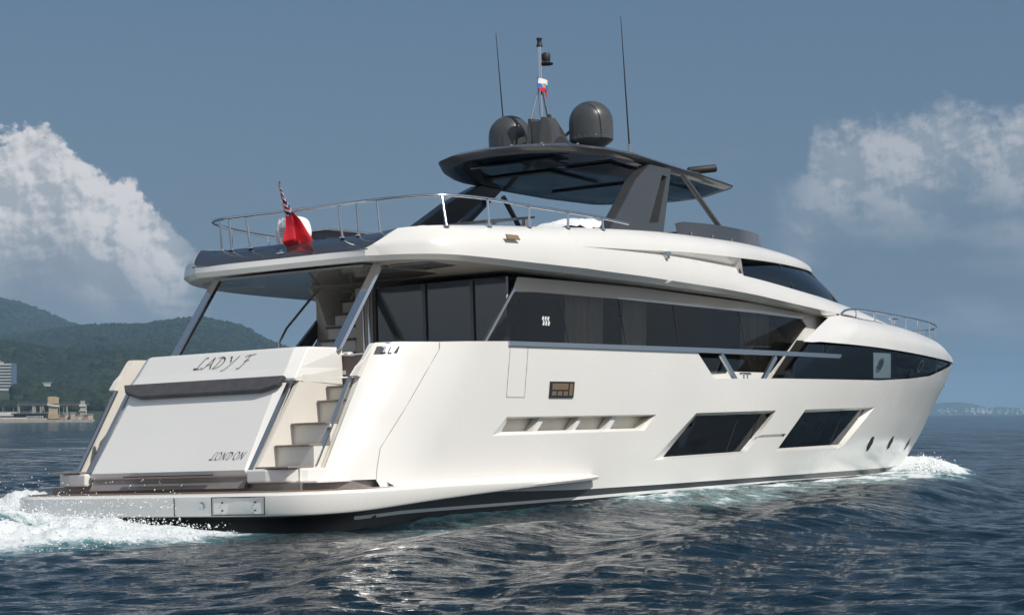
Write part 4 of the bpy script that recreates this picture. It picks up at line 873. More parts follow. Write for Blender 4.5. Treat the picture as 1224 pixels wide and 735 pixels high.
# upper band
upT=smoothline([U1[-1],Le[4],Le[5],Le[6],(13.6,-2.62,4.99)]+BT[1:3]+[(18.0,-1.55,4.88),(18.75,-.95,4.84),(19.05,-.4,4.82),(19.1,0,4.82)],90)
upL=smoothline([D1_[-1],Lu[3],Lu[4],Lu[5]]+BLo[1:]+[(18.25,-1.72,4.715),(19.0,-1.08,4.72),(19.3,-.5,4.72),(19.35,0,4.72)],90)
bandgrid(upL,upT,lambda f,a:(.02*f,-.05-.02*f,.02+.03*f),9)
# lower band: D/Ld line then the foot of the windshield
glx=smoothline([D1_[-1],Ld[3],Ld[4],Ld[5]]+GL[1:4]+[(18.6,-2.18,4.02),(19.7,-1.75,4.0),(20.5,-1.15,3.99),(20.9,-.5,3.985),(20.95,0,3.985)],110)
lowF=[L1[-1]]+[q for q in lb2[1:] if q[0]<17.0]+[(18.6,-2.55,3.70),(20.3,-2.3,3.68),(22.5,-1.75,3.62),(24.2,-.95,3.55),(24.8,-.4,3.52),(24.9,0,3.5)]
# match by x up to x=14, then by length, so sections stay upright along the side
kx=[i for i,q in enumerate(glx) if q[0]<14.0]; side=glx[:kx[-1]+1]; ls=byx(lowF,[q[0]+(0.0) for q in side]); ls[0]=L1[-1]
rest=resample([ls[-1]]+[q for q in lowF if q[0]>side[-1][0]+.05],len(glx)-len(side)+1)[1:]
lw=ls+rest
bandgrid(lw,glx,lambda f,a:(0,-.012-.03*f,.02*f),9)
# recess between the two bands
ldS=[q for q in glx if q[0]<12.75]; luS=byx(upL,[q[0] for q in ldS]); luS[0]=ldS[0]
ins_=[]
for i,(a,b) in enumerate(zip(luS,ldS)):
    f=i/(len(ldS)-1); d=.20*f; p=lerp(a,b,.4); ins_.append((p[0],p[1]+d,p[2]))
m.quads(luS,ins_); m.quads(ins_,ldS)
m.add([luS[-1],ins_[-1],ldS[-1]],[(0,1,2)])
# roof between the brows
m.quads(upT,[(p[0],0,p[2]+.02) for p in upT]); m.quads(U1,[(p[0],p[1]+.3,p[2]-.02) for p in U1])
m.mirror(); fly=m.obj('flybridge_moulding',WHITE,yacht,smooth=30)
# underside
m=MB(); inn_=resample(aLc,10)+L0+lc2[1:]
m.quads(inn_,[(p[0],0,p[2]+.03) for p in inn_]); m.mirror(); m.obj('overhang_lining',WHITE,yacht)
m=MB(); m.box((2.95,-1.55,4.005),(5.2,1.55,4.04)); m.box((3.5,-2.5,4.02),(5.2,-1.62,4.045)); m.box((3.5,1.62,4.02),(5.2,2.5,4.045)); m.obj('ceiling_panel',mat('grey_ceiling',(.26,.27,.28),.12,Coat_Weight=.5),yacht,split=True)
# dark aft coaming panel
m=MB(); pt=[(3.10,0,4.525),(3.10,-1.0,4.525),(3.10,-1.7,4.53),(3.12,-2.14,4.575)]; A=resample(ft+[(2.74,-1.93,4.31)],24);B=resample(pt,24)
rw=[arc(a,tuple(np.array(lerp(a,b,.5))+np.array([-.02,0,.012])),b,7) for a,b in zip(A,B)]; m.grid(list(map(list,zip(*rw)))); 
m.mirror(); m.obj('aft_coaming_panel',mat('glossy_graphite',(.03,.033,.038),.07,Coat_Weight=.8),fly,smooth=40)
m=MB(); m.quads([(2.655,y,4.245) for y in np.linspace(-1.9,1.9,9)],[(2.66,y,4.225) for y in np.linspace(-1.9,1.9,9)]); 
m.lathe([(0,.03),(.035,.03),(.035,0)],(2.80,.02,4.35),14,axis=(-.8,0,.6)); m.box((2.74,-.08,4.32),(2.84,.08,4.34)); m.obj('stern_light',STEEL,fly)
# windshield glass
glx=resample([q for q in glx if q[0]>12.45],50)
gt=smoothline([(12.85,-2.74,4.62)]+[(p[0],p[1]+.02,p[2]-.03) for p in BLo[1:]]+[(18.2,-1.70,4.69),(18.95,-1.06,4.70),(19.25,-.5,4.70),(19.3,0,4.70)],50)
gl_=[(p[0]-.02,p[1]+.03,p[2]+.01) for p in glx]
m=MB(); rw=[arc(a,tuple(np.array(lerp(a,b,.5))+np.array([.02,-.03,.03])),b,7) for a,b in zip(gl_,gt)]; m.grid(list(map(list,zip(*rw)))); m.mirror()
ws=m.obj('windshield',glass('windshield_glass',(.7,.85,1),.12,ior=1.6),yacht,smooth=50)
m=MB()
for i in (14,30,41): m.bar(tuple(np.array(gl_[i])+np.array([.02,-.02,.01])),tuple(np.array(gt[i])+np.array([.02,-.02,.01])),.03,.01,up=(0,1,0))
m.mirror(); m.obj('windshield_joint',RUBBER,ws,split=True)
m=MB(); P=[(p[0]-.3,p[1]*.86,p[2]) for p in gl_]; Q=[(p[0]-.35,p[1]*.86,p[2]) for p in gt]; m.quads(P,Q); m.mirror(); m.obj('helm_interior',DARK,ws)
# small side fittings
m=MB(); m.prism([(4.63,-3.135,4.50),(4.93,-3.155,4.50),(5.0,-3.16,4.42),(4.66,-3.14,4.42)],(0,-.03,0)); m.mirror(); bevel(m.obj('side_courtesy_light',mat('amber_lens',(.30,.22,.13),.25),fly),.012)
m=MB(); m.lathe([(.0,.06),(.05,.05),(.055,0)],(9.55,-3.18,4.44),14,axis=(0,-1,0)); m.box((9.5,-3.25,4.47),(9.62,-3.17,4.52)); m.mirror(); m.obj('side_navigation_light',STEELB,fly)
# ---- struts carrying the overhang
for s in (-1,1):
    m=MB(); m.bar((3.10,1.75*s,4.03),(2.0,1.75*s,2.62),.075,.17,up=(0,1,0)); bevel(m.obj('overhang_strut',STEEL,yacht),.012)
# ---- flybridge rails
rail=empty('flybridge_rail'); rail.parent=yacht
rt_=[(2.98,0,5.03),(2.98,-1.0,5.04),(3.01,-1.38,5.045),(3.15,-1.74,5.07),(3.44,-2.16,5.10),(3.85,-2.56,5.13)]+[tuple(p) for p in T['rail_fly'][3:7]]+[(8.7,-2.93,4.99)]
top_r=smoothline(rt_,90); full=[(x,-y,z) for x,y,z in top_r][::-1]+top_r[1:]
m=MB(); m.tube(full,.026,10); m.obj('handrail',STEEL,rail,smooth=60)
rb_=T['rail_base']; FA=np.array(full)
bases=[(3.03,.0,4.50),(3.03,.92,4.50),(3.03,-1.08,4.50)]
for s in (-1,1): bases+=[(3.07,1.38*s,4.51),(3.19,1.72*s,4.54)]+[(q[0],-q[1]*s,q[2]-.03) for q in (([rb_[2]] if s<0 else [])+[rb_[3],rb_[4],rb_[5],rb_[6]])]
pp=[]
for b in bases:
    k=int(np.argmin(np.hypot(FA[:,0]-b[0],FA[:,1]-b[1]))); pp.append((tuple(FA[k]),b))
for a,b in pp:
    m=MB(); m.tube([a,b],.021,8); m.lathe([(.0,.03),(.045,.02),(.05,0)],b,12); m.obj('rail_post',STEEL,rail,smooth=50)
# ---- wind screen on the flybridge front
sn=T['screen']
m=MB()
A=smoothline([(10.9,-2.62,5.0),(12.7,-2.55,5.03),(14.7,-2.28,5.0),(15.9,-1.8,4.95),(16.4,-1.0,4.95),(16.5,0,4.97)],40,2)
B=[(p[0]+.02,p[1]*.985+.0,p[2]+h) for p,h in zip(A,np.interp(np.linspace(0,1,40),[0,.04,.4,.62,.75,.95,1],[.18,.25,.30,.34,.34,.30,.28]))]
m.quads(A,B); m.quads(B,[(p[0]-.01,p[1]+.03,p[2]) for p in B]); m.mirror(); scr=m.obj('flybridge_windscreen',SMOKE,yacht,smooth=40)
m=MB()
for i in range(3,38,5):
    for k in (0,):
        p=A[i]; m.lathe([(.0,.02),(.018,.02),(.018,0)],(p[0],p[1]-.01,p[2]+.03),8,axis=(0,-1,0)); m.tube([(p[0],p[1]-.012,p[2]),(p[0],p[1]-.012,p[2]+.06)],.008,6)
m.mirror(); m.obj('screen_fixing',STEEL,scr,split=True)
m=MB(); m.box((13.2,-1.9,5.0),(14.4,-.4,5.33)); bevel(m.obj('helm_console',SMOKE,yacht),.05)
# ---- hardtop
hp=[(8.35,0),(8.5,-.8),(8.85,-1.38),(9.05,-1.55),(9.7,-1.95),(10.3,-2.15),(11.6,-2.08),(13.2,-1.95),(14.75,-1.72),(14.95,-1.62),(15.7,-.6),(15.8,0)]
zt_=[6.60,6.60,6.59,6.58,6.53,6.48,6.42,6.37,6.35,6.35,6.35,6.35]
P=resample([(x,y,z) for (x,y),z in zip(hp,zt_)],90)
def sc_(P,k,dz,c=(11.8,0)): return [(c[0]+(x-c[0])*k,y*k,z+dz) for x,y,z in P]
m=MB(); m.grid([sc_(P,.25,.16),sc_(P,.5,.155),sc_(P,.72,.14),sc_(P,.86,.11),sc_(P,.94,.07),sc_(P,.985,.015),P,sc_(P,.985,-.05),sc_(P,.93,-.10),sc_(P,.90,-.085)])
cT=sc_(P,.25,.16); m.quads(cT,[(p[0],0,p[2]+.002) for p in cT])
m.mirror(); htop=m.obj('hardtop',GREY,yacht,smooth=45)
m=MB(); U=sc_(P,.901,-.088); m.quads(U,[(p[0],0,p[2]+.01) for p in U]); m.mirror(); m.obj('hardtop_underside',mat('gloss_black_lining',(.006,.012,.017),.05,Coat_Weight=.25,Coat_Roughness=.01,Specular_IOR_Level=.35),htop)
m=MB()
for x0,x1,y0,y1 in ((9.2,9.9,-.9,.9),(10.3,12.0,-.2,1.4),(10.3,12.0,-1.6,-.5),(12.4,14.2,-1.2,1.2)):
    z=float(np.interp((x0+x1)/2,[8.3,10.3,13.2,15.8],[6.5,6.385,6.28,6.22])); m.prism([(x0,y0,float(np.interp(x0,[8.3,10.3,13.2,15.8],[6.5,6.385,6.28,6.22]))),(x1,y0,float(np.interp(x1,[8.3,10.3,13.2,15.8],[6.5,6.385,6.28,6.22]))),(x1,y1,float(np.interp(x1,[8.3,10.3,13.2,15.8],[6.5,6.385,6.28,6.22]))),(x0,y1,float(np.interp(x0,[8.3,10.3,13.2,15.8],[6.5,6.385,6.28,6.22])))],(0,0,-.035))
m.obj('underside_panel',mat('black_panel',(.006,.008,.01),.09,Coat_Weight=.5),htop,split=True)
m=MB()
for q in (P[int(88*f)] for f in (.05,.12,.2,.3,.45,.6)):
    m.lathe([(.0,.03),(.02,.03),(.03,0)],(11.8+(q[0]-11.8)*.9,q[1]*.9,q[2]+.08),8)
m.mirror(); m.obj('hardtop_fixing',STEEL,htop,split=True)
lgp=T['leg']
for s in (-1,1):
    st=empty('hardtop_leg'); st.parent=yacht
    O=[(8.36,4.87),(10.27,4.96),(10.97,5.68),(11.62,6.34),(10.85,6.36),(10.52,6.21),(10.04,5.97),(9.38,5.53)]
    # leaning panel: y from 2.80 at foot to 2.1 at head
    Y=lambda z:s*(2.75-.60*max(0,(z-4.9))/1.40)
    slot=[(9.90,5.13),(10.24,5.16),(11.30,6.14),(11.16,6.17)]
    m=MB()
    def full_panel(yo):
        vs=[Vector(p) for p in O]+[Vector(p) for p in slot]; es=[(i,(i+1)%len(O)) for i in range(len(O))]+[(len(O)+i,len(O)+(i+1)%4) for i in range(4)]
        V,E,F,*_=delaunay_2d_cdt(vs,es,[],0,1e-5); F2=[]
        for f in F:
            c=sum((V[i] for i in f),Vector((0,0)))/3
            if inside(c,O) and not inside(c,slot): F2.append(tuple(f))
        m.add([(v.x,Y(v.y)-s*yo,v.y) for v in V],F2)
    full_panel(0); full_panel(.26)
    f=lambda P,yo:[(x,Y(z)-s*yo,z) for x,z in P]
    m.quads(f(O,0),f(O,.26),closed=True); m.quads(f(slot,0),f(slot,.26),closed=True)
    bevel(m.obj('leg_panel',GREYMETAL,st),.025,3,40)
    m=MB(); m.tube([(12.0,2.15*s,6.25),(13.35,2.32*s,5.12)],.055,12); m.obj('leg_brace',GREY,st,smooth=50)
m=MB(); m.lathe([(.0,.0),(.07,.0),(.08,.02),(.08,.58),(.07,.60),(0,.60)],(13.75,-1.25,6.60),20,axis=(.72,-.67,.10)); m.box((13.6,-1.5,6.42),(13.85,-1.3,6.56)); m.obj('sound_bar',RUBBER,htop,smooth=40)
# domes
def dome(x,y,z):
    d=empty('satellite_dome'); d.parent=yacht; r=.425
    prof=[(.12,0),(.20,.0),(.40,.14),(r,.17),(r,.20)]
    m=MB(); m.lathe([(.10,-.02)]+prof[1:],(x,y,z),40); m.obj('dome_base',GREY,d,smooth=35)
    m=MB(); m.lathe([(r,.20),(r+.004,.50)]+[(r*math.cos(a),.52+r*.97*math.sin(a)) for a in np.linspace(.02,math.pi/2,14)],(x,y,z),40); m.obj('dome_shell',DOME,d,smooth=60)
    m=MB()
    for k in range(24):
        a=k*math.pi/12; m.lathe([(0,.01),(.008,.008),(.009,0)],(x+(r+.001)*math.cos(a),y+(r+.001)*math.sin(a),z+.215),6,axis=(math.cos(a),math.sin(a),0))
    m.obj('dome_screw',STEELB,d,split=True)
dome(10.72,-.90,6.77); dome(10.62,.95,6.70)
# mast pylon, lattice legs, lights, dish
mast=empty('radar_mast'); mast.parent=yacht
m=MB()
for y in (-.18,.18):
    m.prism([(10.05,y,6.72),(11.3,y,6.72),(11.25,y,6.85),(10.62,y,7.40),(10.55,y,7.44),(10.15,y,7.42)],(0,.06 if y<0 else -.06,0))
m.box((10.15,-.15,6.7),(10.5,.15,7.35)); m.obj('mast_pylon',GREY,mast)
m=MB(); T0=(10.36,0,8.18)
for p in ((10.14,.10,7.40),(10.20,-.12,7.40),(10.62,0.02,7.40)): m.tube([p,T0],.022,8)
m.tube([T0,(10.36,0,8.86)],.035,10); m.obj('mast_pole',STEEL,mast,smooth=50)
m=MB(); m.lathe([(.0,.17),(.055,.17),(.06,.15),(.045,.13),(.045,.06),(.06,.04),(.06,0),(0,0)],(10.36,0,8.84),16); m.obj('masthead_light',RUBBER,mast,smooth=40)
m=MB(); c=(10.50,-.05,8.50); m.lathe([(0,0),(.13,.0),(.14,.02),(.07,.06),(.085,.10),(.085,.20),(.06,.23),(0,.24)],c,20); m.tube([(10.36,0,8.55),(10.5,-.05,8.55)],.02); m.obj('steaming_light',RUBBER,mast,smooth=40)
m=MB(); m.lathe([(.0,.07),(.10,.04),(.17,.0),(.18,-.02),(.06,-.12),(0,-.14)],(11.12,-.28,7.32),24,axis=(.55,-.75,.15)); m.tube([(11.0,-.1,7.15),(11.1,-.25,7.3)],.03); m.obj('horn_dish',GREY,mast,smooth=50)
m=MB(); m.lathe([(0,.1),(.04,.1),(.05,0)],(10.62,0,7.44),12); m.obj('sensor',RUBBER,mast,smooth=50)
for b,t in (((10.72,1.12,6.75),(10.52,1.15,9.30)),((10.52,-1.88,6.58),(10.33,-1.9,9.15))):
    a=empty('whip_antenna'); a.parent=yacht
    m=MB(); m.tube([b,tuple(np.array(b)+(np.array(t)-np.array(b))*.5),t],[.017,.013,.006],8); m.obj('whip',RUBBER,a)
    m=MB(); m.tube([(b[0],b[1],b[2]-.06),tuple(np.array(b)+(np.array(t)-np.array(b))*.06)],.03,10); m.obj('antenna_base',STEELB,a)
# ---- bow rail
br=T['bowrail']; brl=[tuple(br[0]),tuple(br[1])]+[tuple(p) for p in br[2:5]]+[(25.9,-1.25,3.82),(26.5,-.85,3.80),(26.8,-.4,3.79),(26.9,0,3.79)]
rp=smoothline(brl,80); rp[0]=tuple(br[0]); fullb=rp+[(x,-y,z) for x,y,z in rp[::-1][1:]]
bow=empty('bow_rail'); bow.parent=yacht
m=MB(); m.tube(fullb,.024,10); m.obj('handrail',STEEL,bow,smooth=60)
bb=[tuple(p) for p in T['bowrailbase'][:6]]+[(25.4,-1.38,3.42),(26.1,-1.0,3.38),(26.55,-.5,3.36)]
FB=np.array(rp)
for s in (-1,1):
    for p in bb:
        i=np.argmin(np.hypot(FB[:,0]-p[0]-.02,FB[:,1]-p[1])); t=FB[i]
        zb=p[2]-.06
        m=MB(); m.tube([(t[0],t[1]*(1 if s<0 else -1),t[2]),(p[0],p[1]*(1 if s<0 else -1),zb)],.02,8); m.obj('rail_post',STEEL,bow,smooth=50)
cleat(20.9,-2.35,3.66,yacht,s=1.2)
# ---- lettering (italic chancery hand drawn as pen strokes)
def bez(*p,n=14):
    out=[]
    for t in np.linspace(0,1,n):
        q=[np.array(a,float) for a in p]
        while len(q)>1: q=[a*(1-t)+b*t for a,b in zip(q,q[1:])]
        out.append(tuple(q[0]))
    return out
GLY={ # strokes in a unit-high cell, already slanted
 'L':(.80,[bez((.02,.10),(.12,-.02),(.30,.02),(.34,.12))+bez((.34,.12),(.44,.5),(.50,.8),(.64,.98))+bez((.64,.98),(.74,1.06),(.84,1.0),(.84,.93),n=6),bez((.02,.10),(.2,.14),(.4,-.03),(.62,.0),(.76,.06),(.80,.20))]),
 'A':(.92,[bez((-.08,.02),(.06,-.04),(.20,.12),(.40,.55),(.66,1.0)),bez((.66,1.0),(.66,.6),(.70,.2),(.76,.0),(.88,.05)),[(.22,.36),(.72,.38)]]),
 'D':(.98,[bez((.10,.04),(.24,.3),(.34,.7),(.40,.97)),bez((-.02,.88),(.10,1.02),(.5,1.06),(.86,.98),(1.0,.70),(.92,.32),(.60,-.02),(.24,.0),(.02,.02),n=26)]),
 'Y':(.86,[bez((.06,.86),(.14,1.04),(.28,1.02),(.30,.8),(.30,.62),(.44,.50)),bez((.96,1.0),(.84,.8),(.66,.4),(.44,.10),(.26,-.24),(.02,-.30),(-.02,-.20),n=22)]),
 'F':(.84,[bez((.04,-.08),(.10,-.22),(.30,-.20),(.40,.10),(.52,.6),(.62,.97),n=20),bez((.22,.82),(.22,1.02),(.5,1.0),(.8,.95),(1.0,1.02),(1.10,1.10),n=16),[(.34,.50),(.80,.54)]]),
 'O':(.92,[bez((.62,1.0),(.22,1.02),(-.02,.5),(.08,.0),(.42,-.02),n=20)+bez((.42,-.02),(.80,.02),(1.04,.5),(.92,.98),(.62,1.0),n=20)]),
 'N':(.98,[bez((-.04,.02),(.10,-.04),(.20,.3),(.34,.98)),bez((.34,.98),(.42,.6),(.56,.2),(.66,.0)),bez((.66,.0),(.76,.4),(.84,.9),(1.02,1.02))]),
}
def letter(name,text,x0,x1,h,place,parent,nib=.075):
    root=empty(name); root.parent=parent; adv=[]; X=0
    for c in text:
        if c==' ': X+=.40; continue
        adv.append((c,X)); X+=GLY[c][0]
    k=(x1-x0)/X
    for c,xx in adv:
        m=MB(); na=R_(35); nv=np.array([math.cos(na),math.sin(na)])*nib*.5
        for li,st in enumerate(GLY[c][1]):
            # italic pen: ribbon along the stroke, width set by the nib angle, never thinner than a hairline
            P=np.array([(xx+p[0]*.9+.16*p[1],p[1]) for p in st]); A=[];B=[]
            for i,p in enumerate(P):
                t=P[min(i+1,len(P)-1)]-P[max(i-1,0)]; t/=max(1e-9,np.linalg.norm(t)); nn=np.array([-t[1],t[0]]); w=max(.022,abs(nv@nn))
                A.append(p+nn*w);B.append(p-nn*w)
            e_=.0006*li+.0006*(adv.index((c,xx))%2)
            m.quads([place(x0+a[0]*k,a[1]*h,e_) for a in A],[place(x0+b[0]*k,b[1]*h,e_) for b in B])
        m.obj('letter_'+c.lower(),LETTER,root,normals=False)
    return root
# LADY F on the upper face of the name board (reads towards starboard)
def place_name(u,v,e):
    z=2.43+v*.95; t=(z-crz)/(tpz-.03-crz); y=-u
    return (1.07+t*.21-.012-e, y, z)
letter('name_lettering','LADY F',-.40,.74,.19,place_name,board,nib=.10)
def place_port(u,v,e):
    z=.985+v; p=slq(-u,z,.067+e); return (p[0],p[1],p[2])
letter('port_lettering','LONDON',.80,1.50,.11,place_port,gd,nib=.12)
# ------------------------------------------------ loose things aboard
# ensign
ens=empty('ensign_flag',(3.03,0,4.45)); tag(ens,'red ensign with a union canton hanging from a raked staff at the stern rail','flag')
m=MB(); m.tube([(3.12,0,4.45),(2.84,.03,5.48)],.016,8); m.lathe([(0,.04),(.025,.02),(.02,0)],(2.84,.03,5.47),10); o=m.obj('flagstaff',STEEL,None,smooth=50); o.parent=ens; o.location=(-3.03,0,-4.45)
Lf=np.array([(2.76,5.43),(2.80,5.33),(2.87,5.12),(2.95,4.97),(2.97,4.77),(2.90,4.53),(3.06,4.43)]); Rt=np.array([(2.77,5.44),(2.84,5.30),(2.93,5.16),(3.02,5.02),(3.18,4.90),(3.34,4.70),(3.47,4.565)])
m=MB(); nu,nv=30,70; V=[]
ti=np.linspace(0,1,7)
for j in range(nv+1):
    t=j/nv; a=np.array([np.interp(t,ti,Lf[:,0]),np.interp(t,ti,Lf[:,1])]); b=np.array([np.interp(t,ti,Rt[:,0]),np.interp(t,ti,Rt[:,1])])
    for i in range(nu+1):
        u=i/nu; p=a*(1-u)+b*u; amp=.02+.09*t
        V.append((p[0]*1.0,-.03+amp*math.sin(u*9.5+t*2.2)*(.5+.5*t)+.25*(u-.5)*t*0.0,p[1]-.012*math.sin(u*9+1)*t))
F_=[];MI=[]
def col_f(u,t):
    if t<.56 and u<1.1:
        # folded union canton: navy ground, white and red diagonals
        q=(abs(u-.45)*1.1+t*3.9)
        w=(q*1.25+.15)%1.0
        lim=.56-.12*abs(u-.5)
        if t<lim-.0:
            if w<.22: return 2
            if w<.50: return 0
            if w<.68: return 2
            return 1
    return 0
for j in range(nv):
    for i in range(nu):
        a=j*(nu+1)+i; F_.append((a,a+1,a+nu+2,a+nu+1)); MI.append(col_f((i+.5)/nu,(j+.5)/nv))
b0=len(m.v); m.v+=V; m.f+=[[b0+k for k in f] for f in F_]; m.m+=MI
o=m.obj('flag_cloth',[RED,NAVY,FWHITE],None,smooth=80,normals=False); o.parent=ens; o.location=(-3.03,0,-4.45)
o.modifiers.new('thick','SOLIDIFY').thickness=.004
ens.location.x-=.05; aboard(ens)
def loose(o,base): # re-origin a mesh built in boat coordinates to its own base
    b=Vector(base); 
    for v in o.data.vertices: v.co-=b
    o.location=b; return aboard(o)
# white covered round thing behind the flag
cv=empty('covered_lounge_chair',(3.8,.45,4.55)); tag(cv,'round white canvas cover printed with an emblem, behind the red ensign at the rail','chair cover')
m=MB(); rws=[]
for j in range(15):
    t=j/14; r=.30*math.sin(min(1,t*1.02)*math.pi*.5)**.6 if t<1 else .30
    rws.append([(3.72+.22*math.cos(a)*r/.3*(.6)+.05*math.sin(3*a+t*5)*(.3),.45+(r+.012*math.sin(a*7+t*6))*math.cos(a),4.82+(r+.012*math.sin(a*5+t*9))*math.sin(a)) for a in np.linspace(0,2*math.pi,40,endpoint=False)])
def disc(x,bulge):
    R=[]
    for r in np.linspace(.001,1,10):
        R.append([(x-bulge*(1-r*r),.58+.285*r*math.cos(a)*(1+.02*math.sin(6*a)),4.80+.27*r*math.sin(a)*(1+.02*math.cos(5*a))) for a in np.linspace(0,2*math.pi,40,endpoint=False)])
    return R
D1=disc(3.66,.07);D2=disc(3.86,-.05); m.grid(D1,closed=True); m.grid(D2,closed=True); m.quads(D1[-1],D2[-1],closed=True)
# hanging loose cloth folds to port
fr=[];n=26
for j in range(12):
    z=5.0-.46*j/11; fr.append([(3.72+.03*math.sin(i*1.1+j*.35),.74+.22*i/(n-1)*(0.45+.55*math.sin(j/11*2.2+.4)),z-.05*math.sin(i*.5)) for i in range(n)])
m.grid(fr); o=m.obj('cover',CANVAS,None,smooth=60); o.parent=cv; o.location=(-3.8,-.45,-4.55)
m=MB()
for k in range(3):
    for j in range(4):
        y=.76-.045*k; z=4.86-.045*j; m.add([(3.585,y,z),(3.585,y-.032,z),(3.583,y-.032,z-.012),(3.583,y,z-.012)],[(0,1,2,3)])
    m.add([(3.585,y,4.87),(3.585,y-.010,4.87),(3.583,y-.010,4.72),(3.583,y,4.72)],[(0,1,2,3)])
o=m.obj('cover_emblem',LETTER,None); o.parent=cv; o.location=(-3.8,-.45,-4.55)
aboard(cv)
# flybridge bar unit far side, table, sun pad cushions
br_=empty('wet_bar',(6.2,1.6,4.55)); tag(br_,'low dark flybridge bar with a pale worktop just right of the ensign behind the rail','bar')
m=MB(); m.box((5.4,1.3,4.5),(7.4,1.9,5.0)); o=m.obj('bar_front',mat('dark_blue_panel',(.03,.035,.06),.3),None); o.parent=br_; o.location=(-6.2,-1.6,-4.55)
m=MB(); m.box((5.3,1.2,5.0),(7.5,2.0,5.04)); o=m.obj('worktop',STEELB,None); bevel(o,.01); o.parent=br_; o.location=(-6.2,-1.6,-4.55); aboard(br_)
tb=empty('flybridge_table',(8.9,.3,4.6)); tag(tb,'grey flybridge table with a thin top standing left of the black hardtop leg','table')
m=MB(); m.prism([(8.0,-.3,5.20),(9.6,-.3,5.40),(9.6,-.3,5.44),(8.0,-.3,5.25)],(0,.9,0)); o=m.obj('table_top',GREYMETAL,None); bevel(o,.01); o.parent=tb; o.location=(-8.9,-.3,-4.6)
for y in (-.2,.5):
    m=MB(); m.box((9.35,y-.04,4.6),(9.43,y+.04,5.40)); o=m.obj('leg',STEELB,None); o.parent=tb; o.location=(-8.9,-.3,-4.6)
aboard(tb)
m=MB(); rw=[]
for i in range(22):
    x=8.0+2.2*i/21; rw.append([(x,-2.3+1.1*k/9,4.95+.22*abs(math.sin(math.pi*i/21))**.4*abs(math.sin(math.pi*k/9))**.4+.035*math.sin(i*1.3+k)+.02*math.sin(i*2.9)) for k in range(10)])
m.grid(rw); o=m.obj('sofa_cover',CANVAS,None,smooth=70); tag(o,'low white canvas cover over the flybridge sofa, between rail and hardtop leg','sofa cover'); loose(o,(9.1,-1.8,4.92))
m=MB(); rw=[]
for i in range(14):
    x=6.9+.9*i/13; rw.append([(x,.2+.9*k/7,4.75+.42*abs(math.sin(math.pi*i/13))**.5*abs(math.sin(math.pi*k/7))**.4+.02*math.sin(i*1.7+k)) for k in range(8)])
m.grid(rw); o=m.obj('folded_cushion',CANVAS,None,smooth=70); tag(o,'small pale cushion under the table edge beside the dark port hardtop leg','cushion'); loose(o,(7.3,.6,4.75))
# courtesy flag
cf=empty('courtesy_flag',(10.5,-.05,8.0)); tag(cf,'small white, blue and red courtesy flag tied to the mast stay','flag')
m=MB(); nu,nv=12,18
b0=0
for j in range(nv+1):
    t=j/nv
    for i in range(nu+1):
        u=i/nu; m.v.append((10.14+.27*u+.05*t,-.10+.03*math.sin(u*5+t*3),8.18-.10*u*t-.24*t+.02*math.sin(u*4)))
for j in range(nv):
    for i in range(nu):
        a=j*(nu+1)+i; m.f.append([a,a+1,a+nu+2,a+nu+1]); tt=(j+.5)/nv+.12*((i+.5)/nu-.5); m.m.append(3 if (.40<(j+.5)/nv<.66 and .36<(i+.5)/nu<.64) else 0 if tt<.36 else 1 if tt<.68 else 2)
o=m.obj('flag_cloth',[FWHITE,FBLUE,RED,mat('flag_gold',(.45,.33,.08),.6)],None,smooth=80,normals=False); o.parent=cf; o.location=(-10.5,.05,-8.0)
m=MB(); m.tube([(10.36,-.02,8.2),(10.1,-.10,8.2),(10.13,-.12,7.42)],.004,5); o=m.obj('halyard',RUBBER,None); o.parent=cf; o.location=(-10.5,.05,-8.0)
aboard(cf)
# ------------------------------------------------ sea
CX,CY=CAM.x,CAM.y; A0=TH
def c2w(lat,dep): # camera-relative lateral / depth -> world xy
    return CX+dep*math.cos(A0)+lat*math.sin(A0), CY+dep*math.sin(A0)-lat*math.cos(A0)
def seaheight(X,Y,ds,r):
    H=np.zeros_like(X); g=np.random.default_rng(5)
    for i in range(90):
        lam=.28*(22/.28)**(i/89.); th=A0+.15+g.normal(0,.50)     # wave direction
        k=2*math.pi/lam; a=.0135*lam**.55*(1.05 if lam<.9 else .50 if lam<3 else .42 if lam<8 else .6)*.88; ph=g.uniform(0,6.283)
        wf=np.clip((lam/(2.2*ds)-.6)/1.2,0,1)
        w=np.sin(k*(X*math.cos(th)+Y*math.sin(th))+ph+.35*np.sin(.5*k*(X*math.sin(th)-Y*math.cos(th))+ph*1.7))
        H+=wf*a*.62*(w+.25*(w*w-.5))
    return H
def ridge(X,Y,pts,w,h,skew=0):
    P=np.array(pts); best=np.full(X.shape,1e9); hh=np.zeros_like(X); sd=np.zeros_like(X)
    for a,b in zip(P[:-1],P[1:]):
        dx,dy=b[0]-a[0],b[1]-a[1]; t=np.clip(((X-a[0])*dx+(Y-a[1])*dy)/(dx*dx+dy*dy),0,1)
        d=np.hypot(X-a[0]-t*dx,Y-a[1]-t*dy); hk=a[2]+(b[2]-a[2])*t
        u=d<best; best=np.where(u,d,best); hh=np.where(u,hk,hh)
    return h*hh*np.exp(-(best/w)**2)
def vnoise(X,Y,s,seed):
    g=np.random.default_rng(seed); G=g.random((256,256)); x=X/s; y=Y/s; xi=np.floor(x).astype(int); yi=np.floor(y).astype(int); fx=x-xi; fy=y-yi
    fx=fx*fx*(3-2*fx); fy=fy*fy*(3-2*fy); q=lambda a,b:G[a%256,b%256]
    return (q(xi,yi)*(1-fx)+q(xi+1,yi)*fx)*(1-fy)+(q(xi,yi+1)*(1-fx)+q(xi+1,yi+1)*fx)*fy
def fbm(X,Y,s,seed,o=5):
    v=0;a=.5
    for i in range(o): v=v+a*vnoise(X+13.7*i,Y-7.1*i,s/2**i,seed+i); a*=.5
    return v
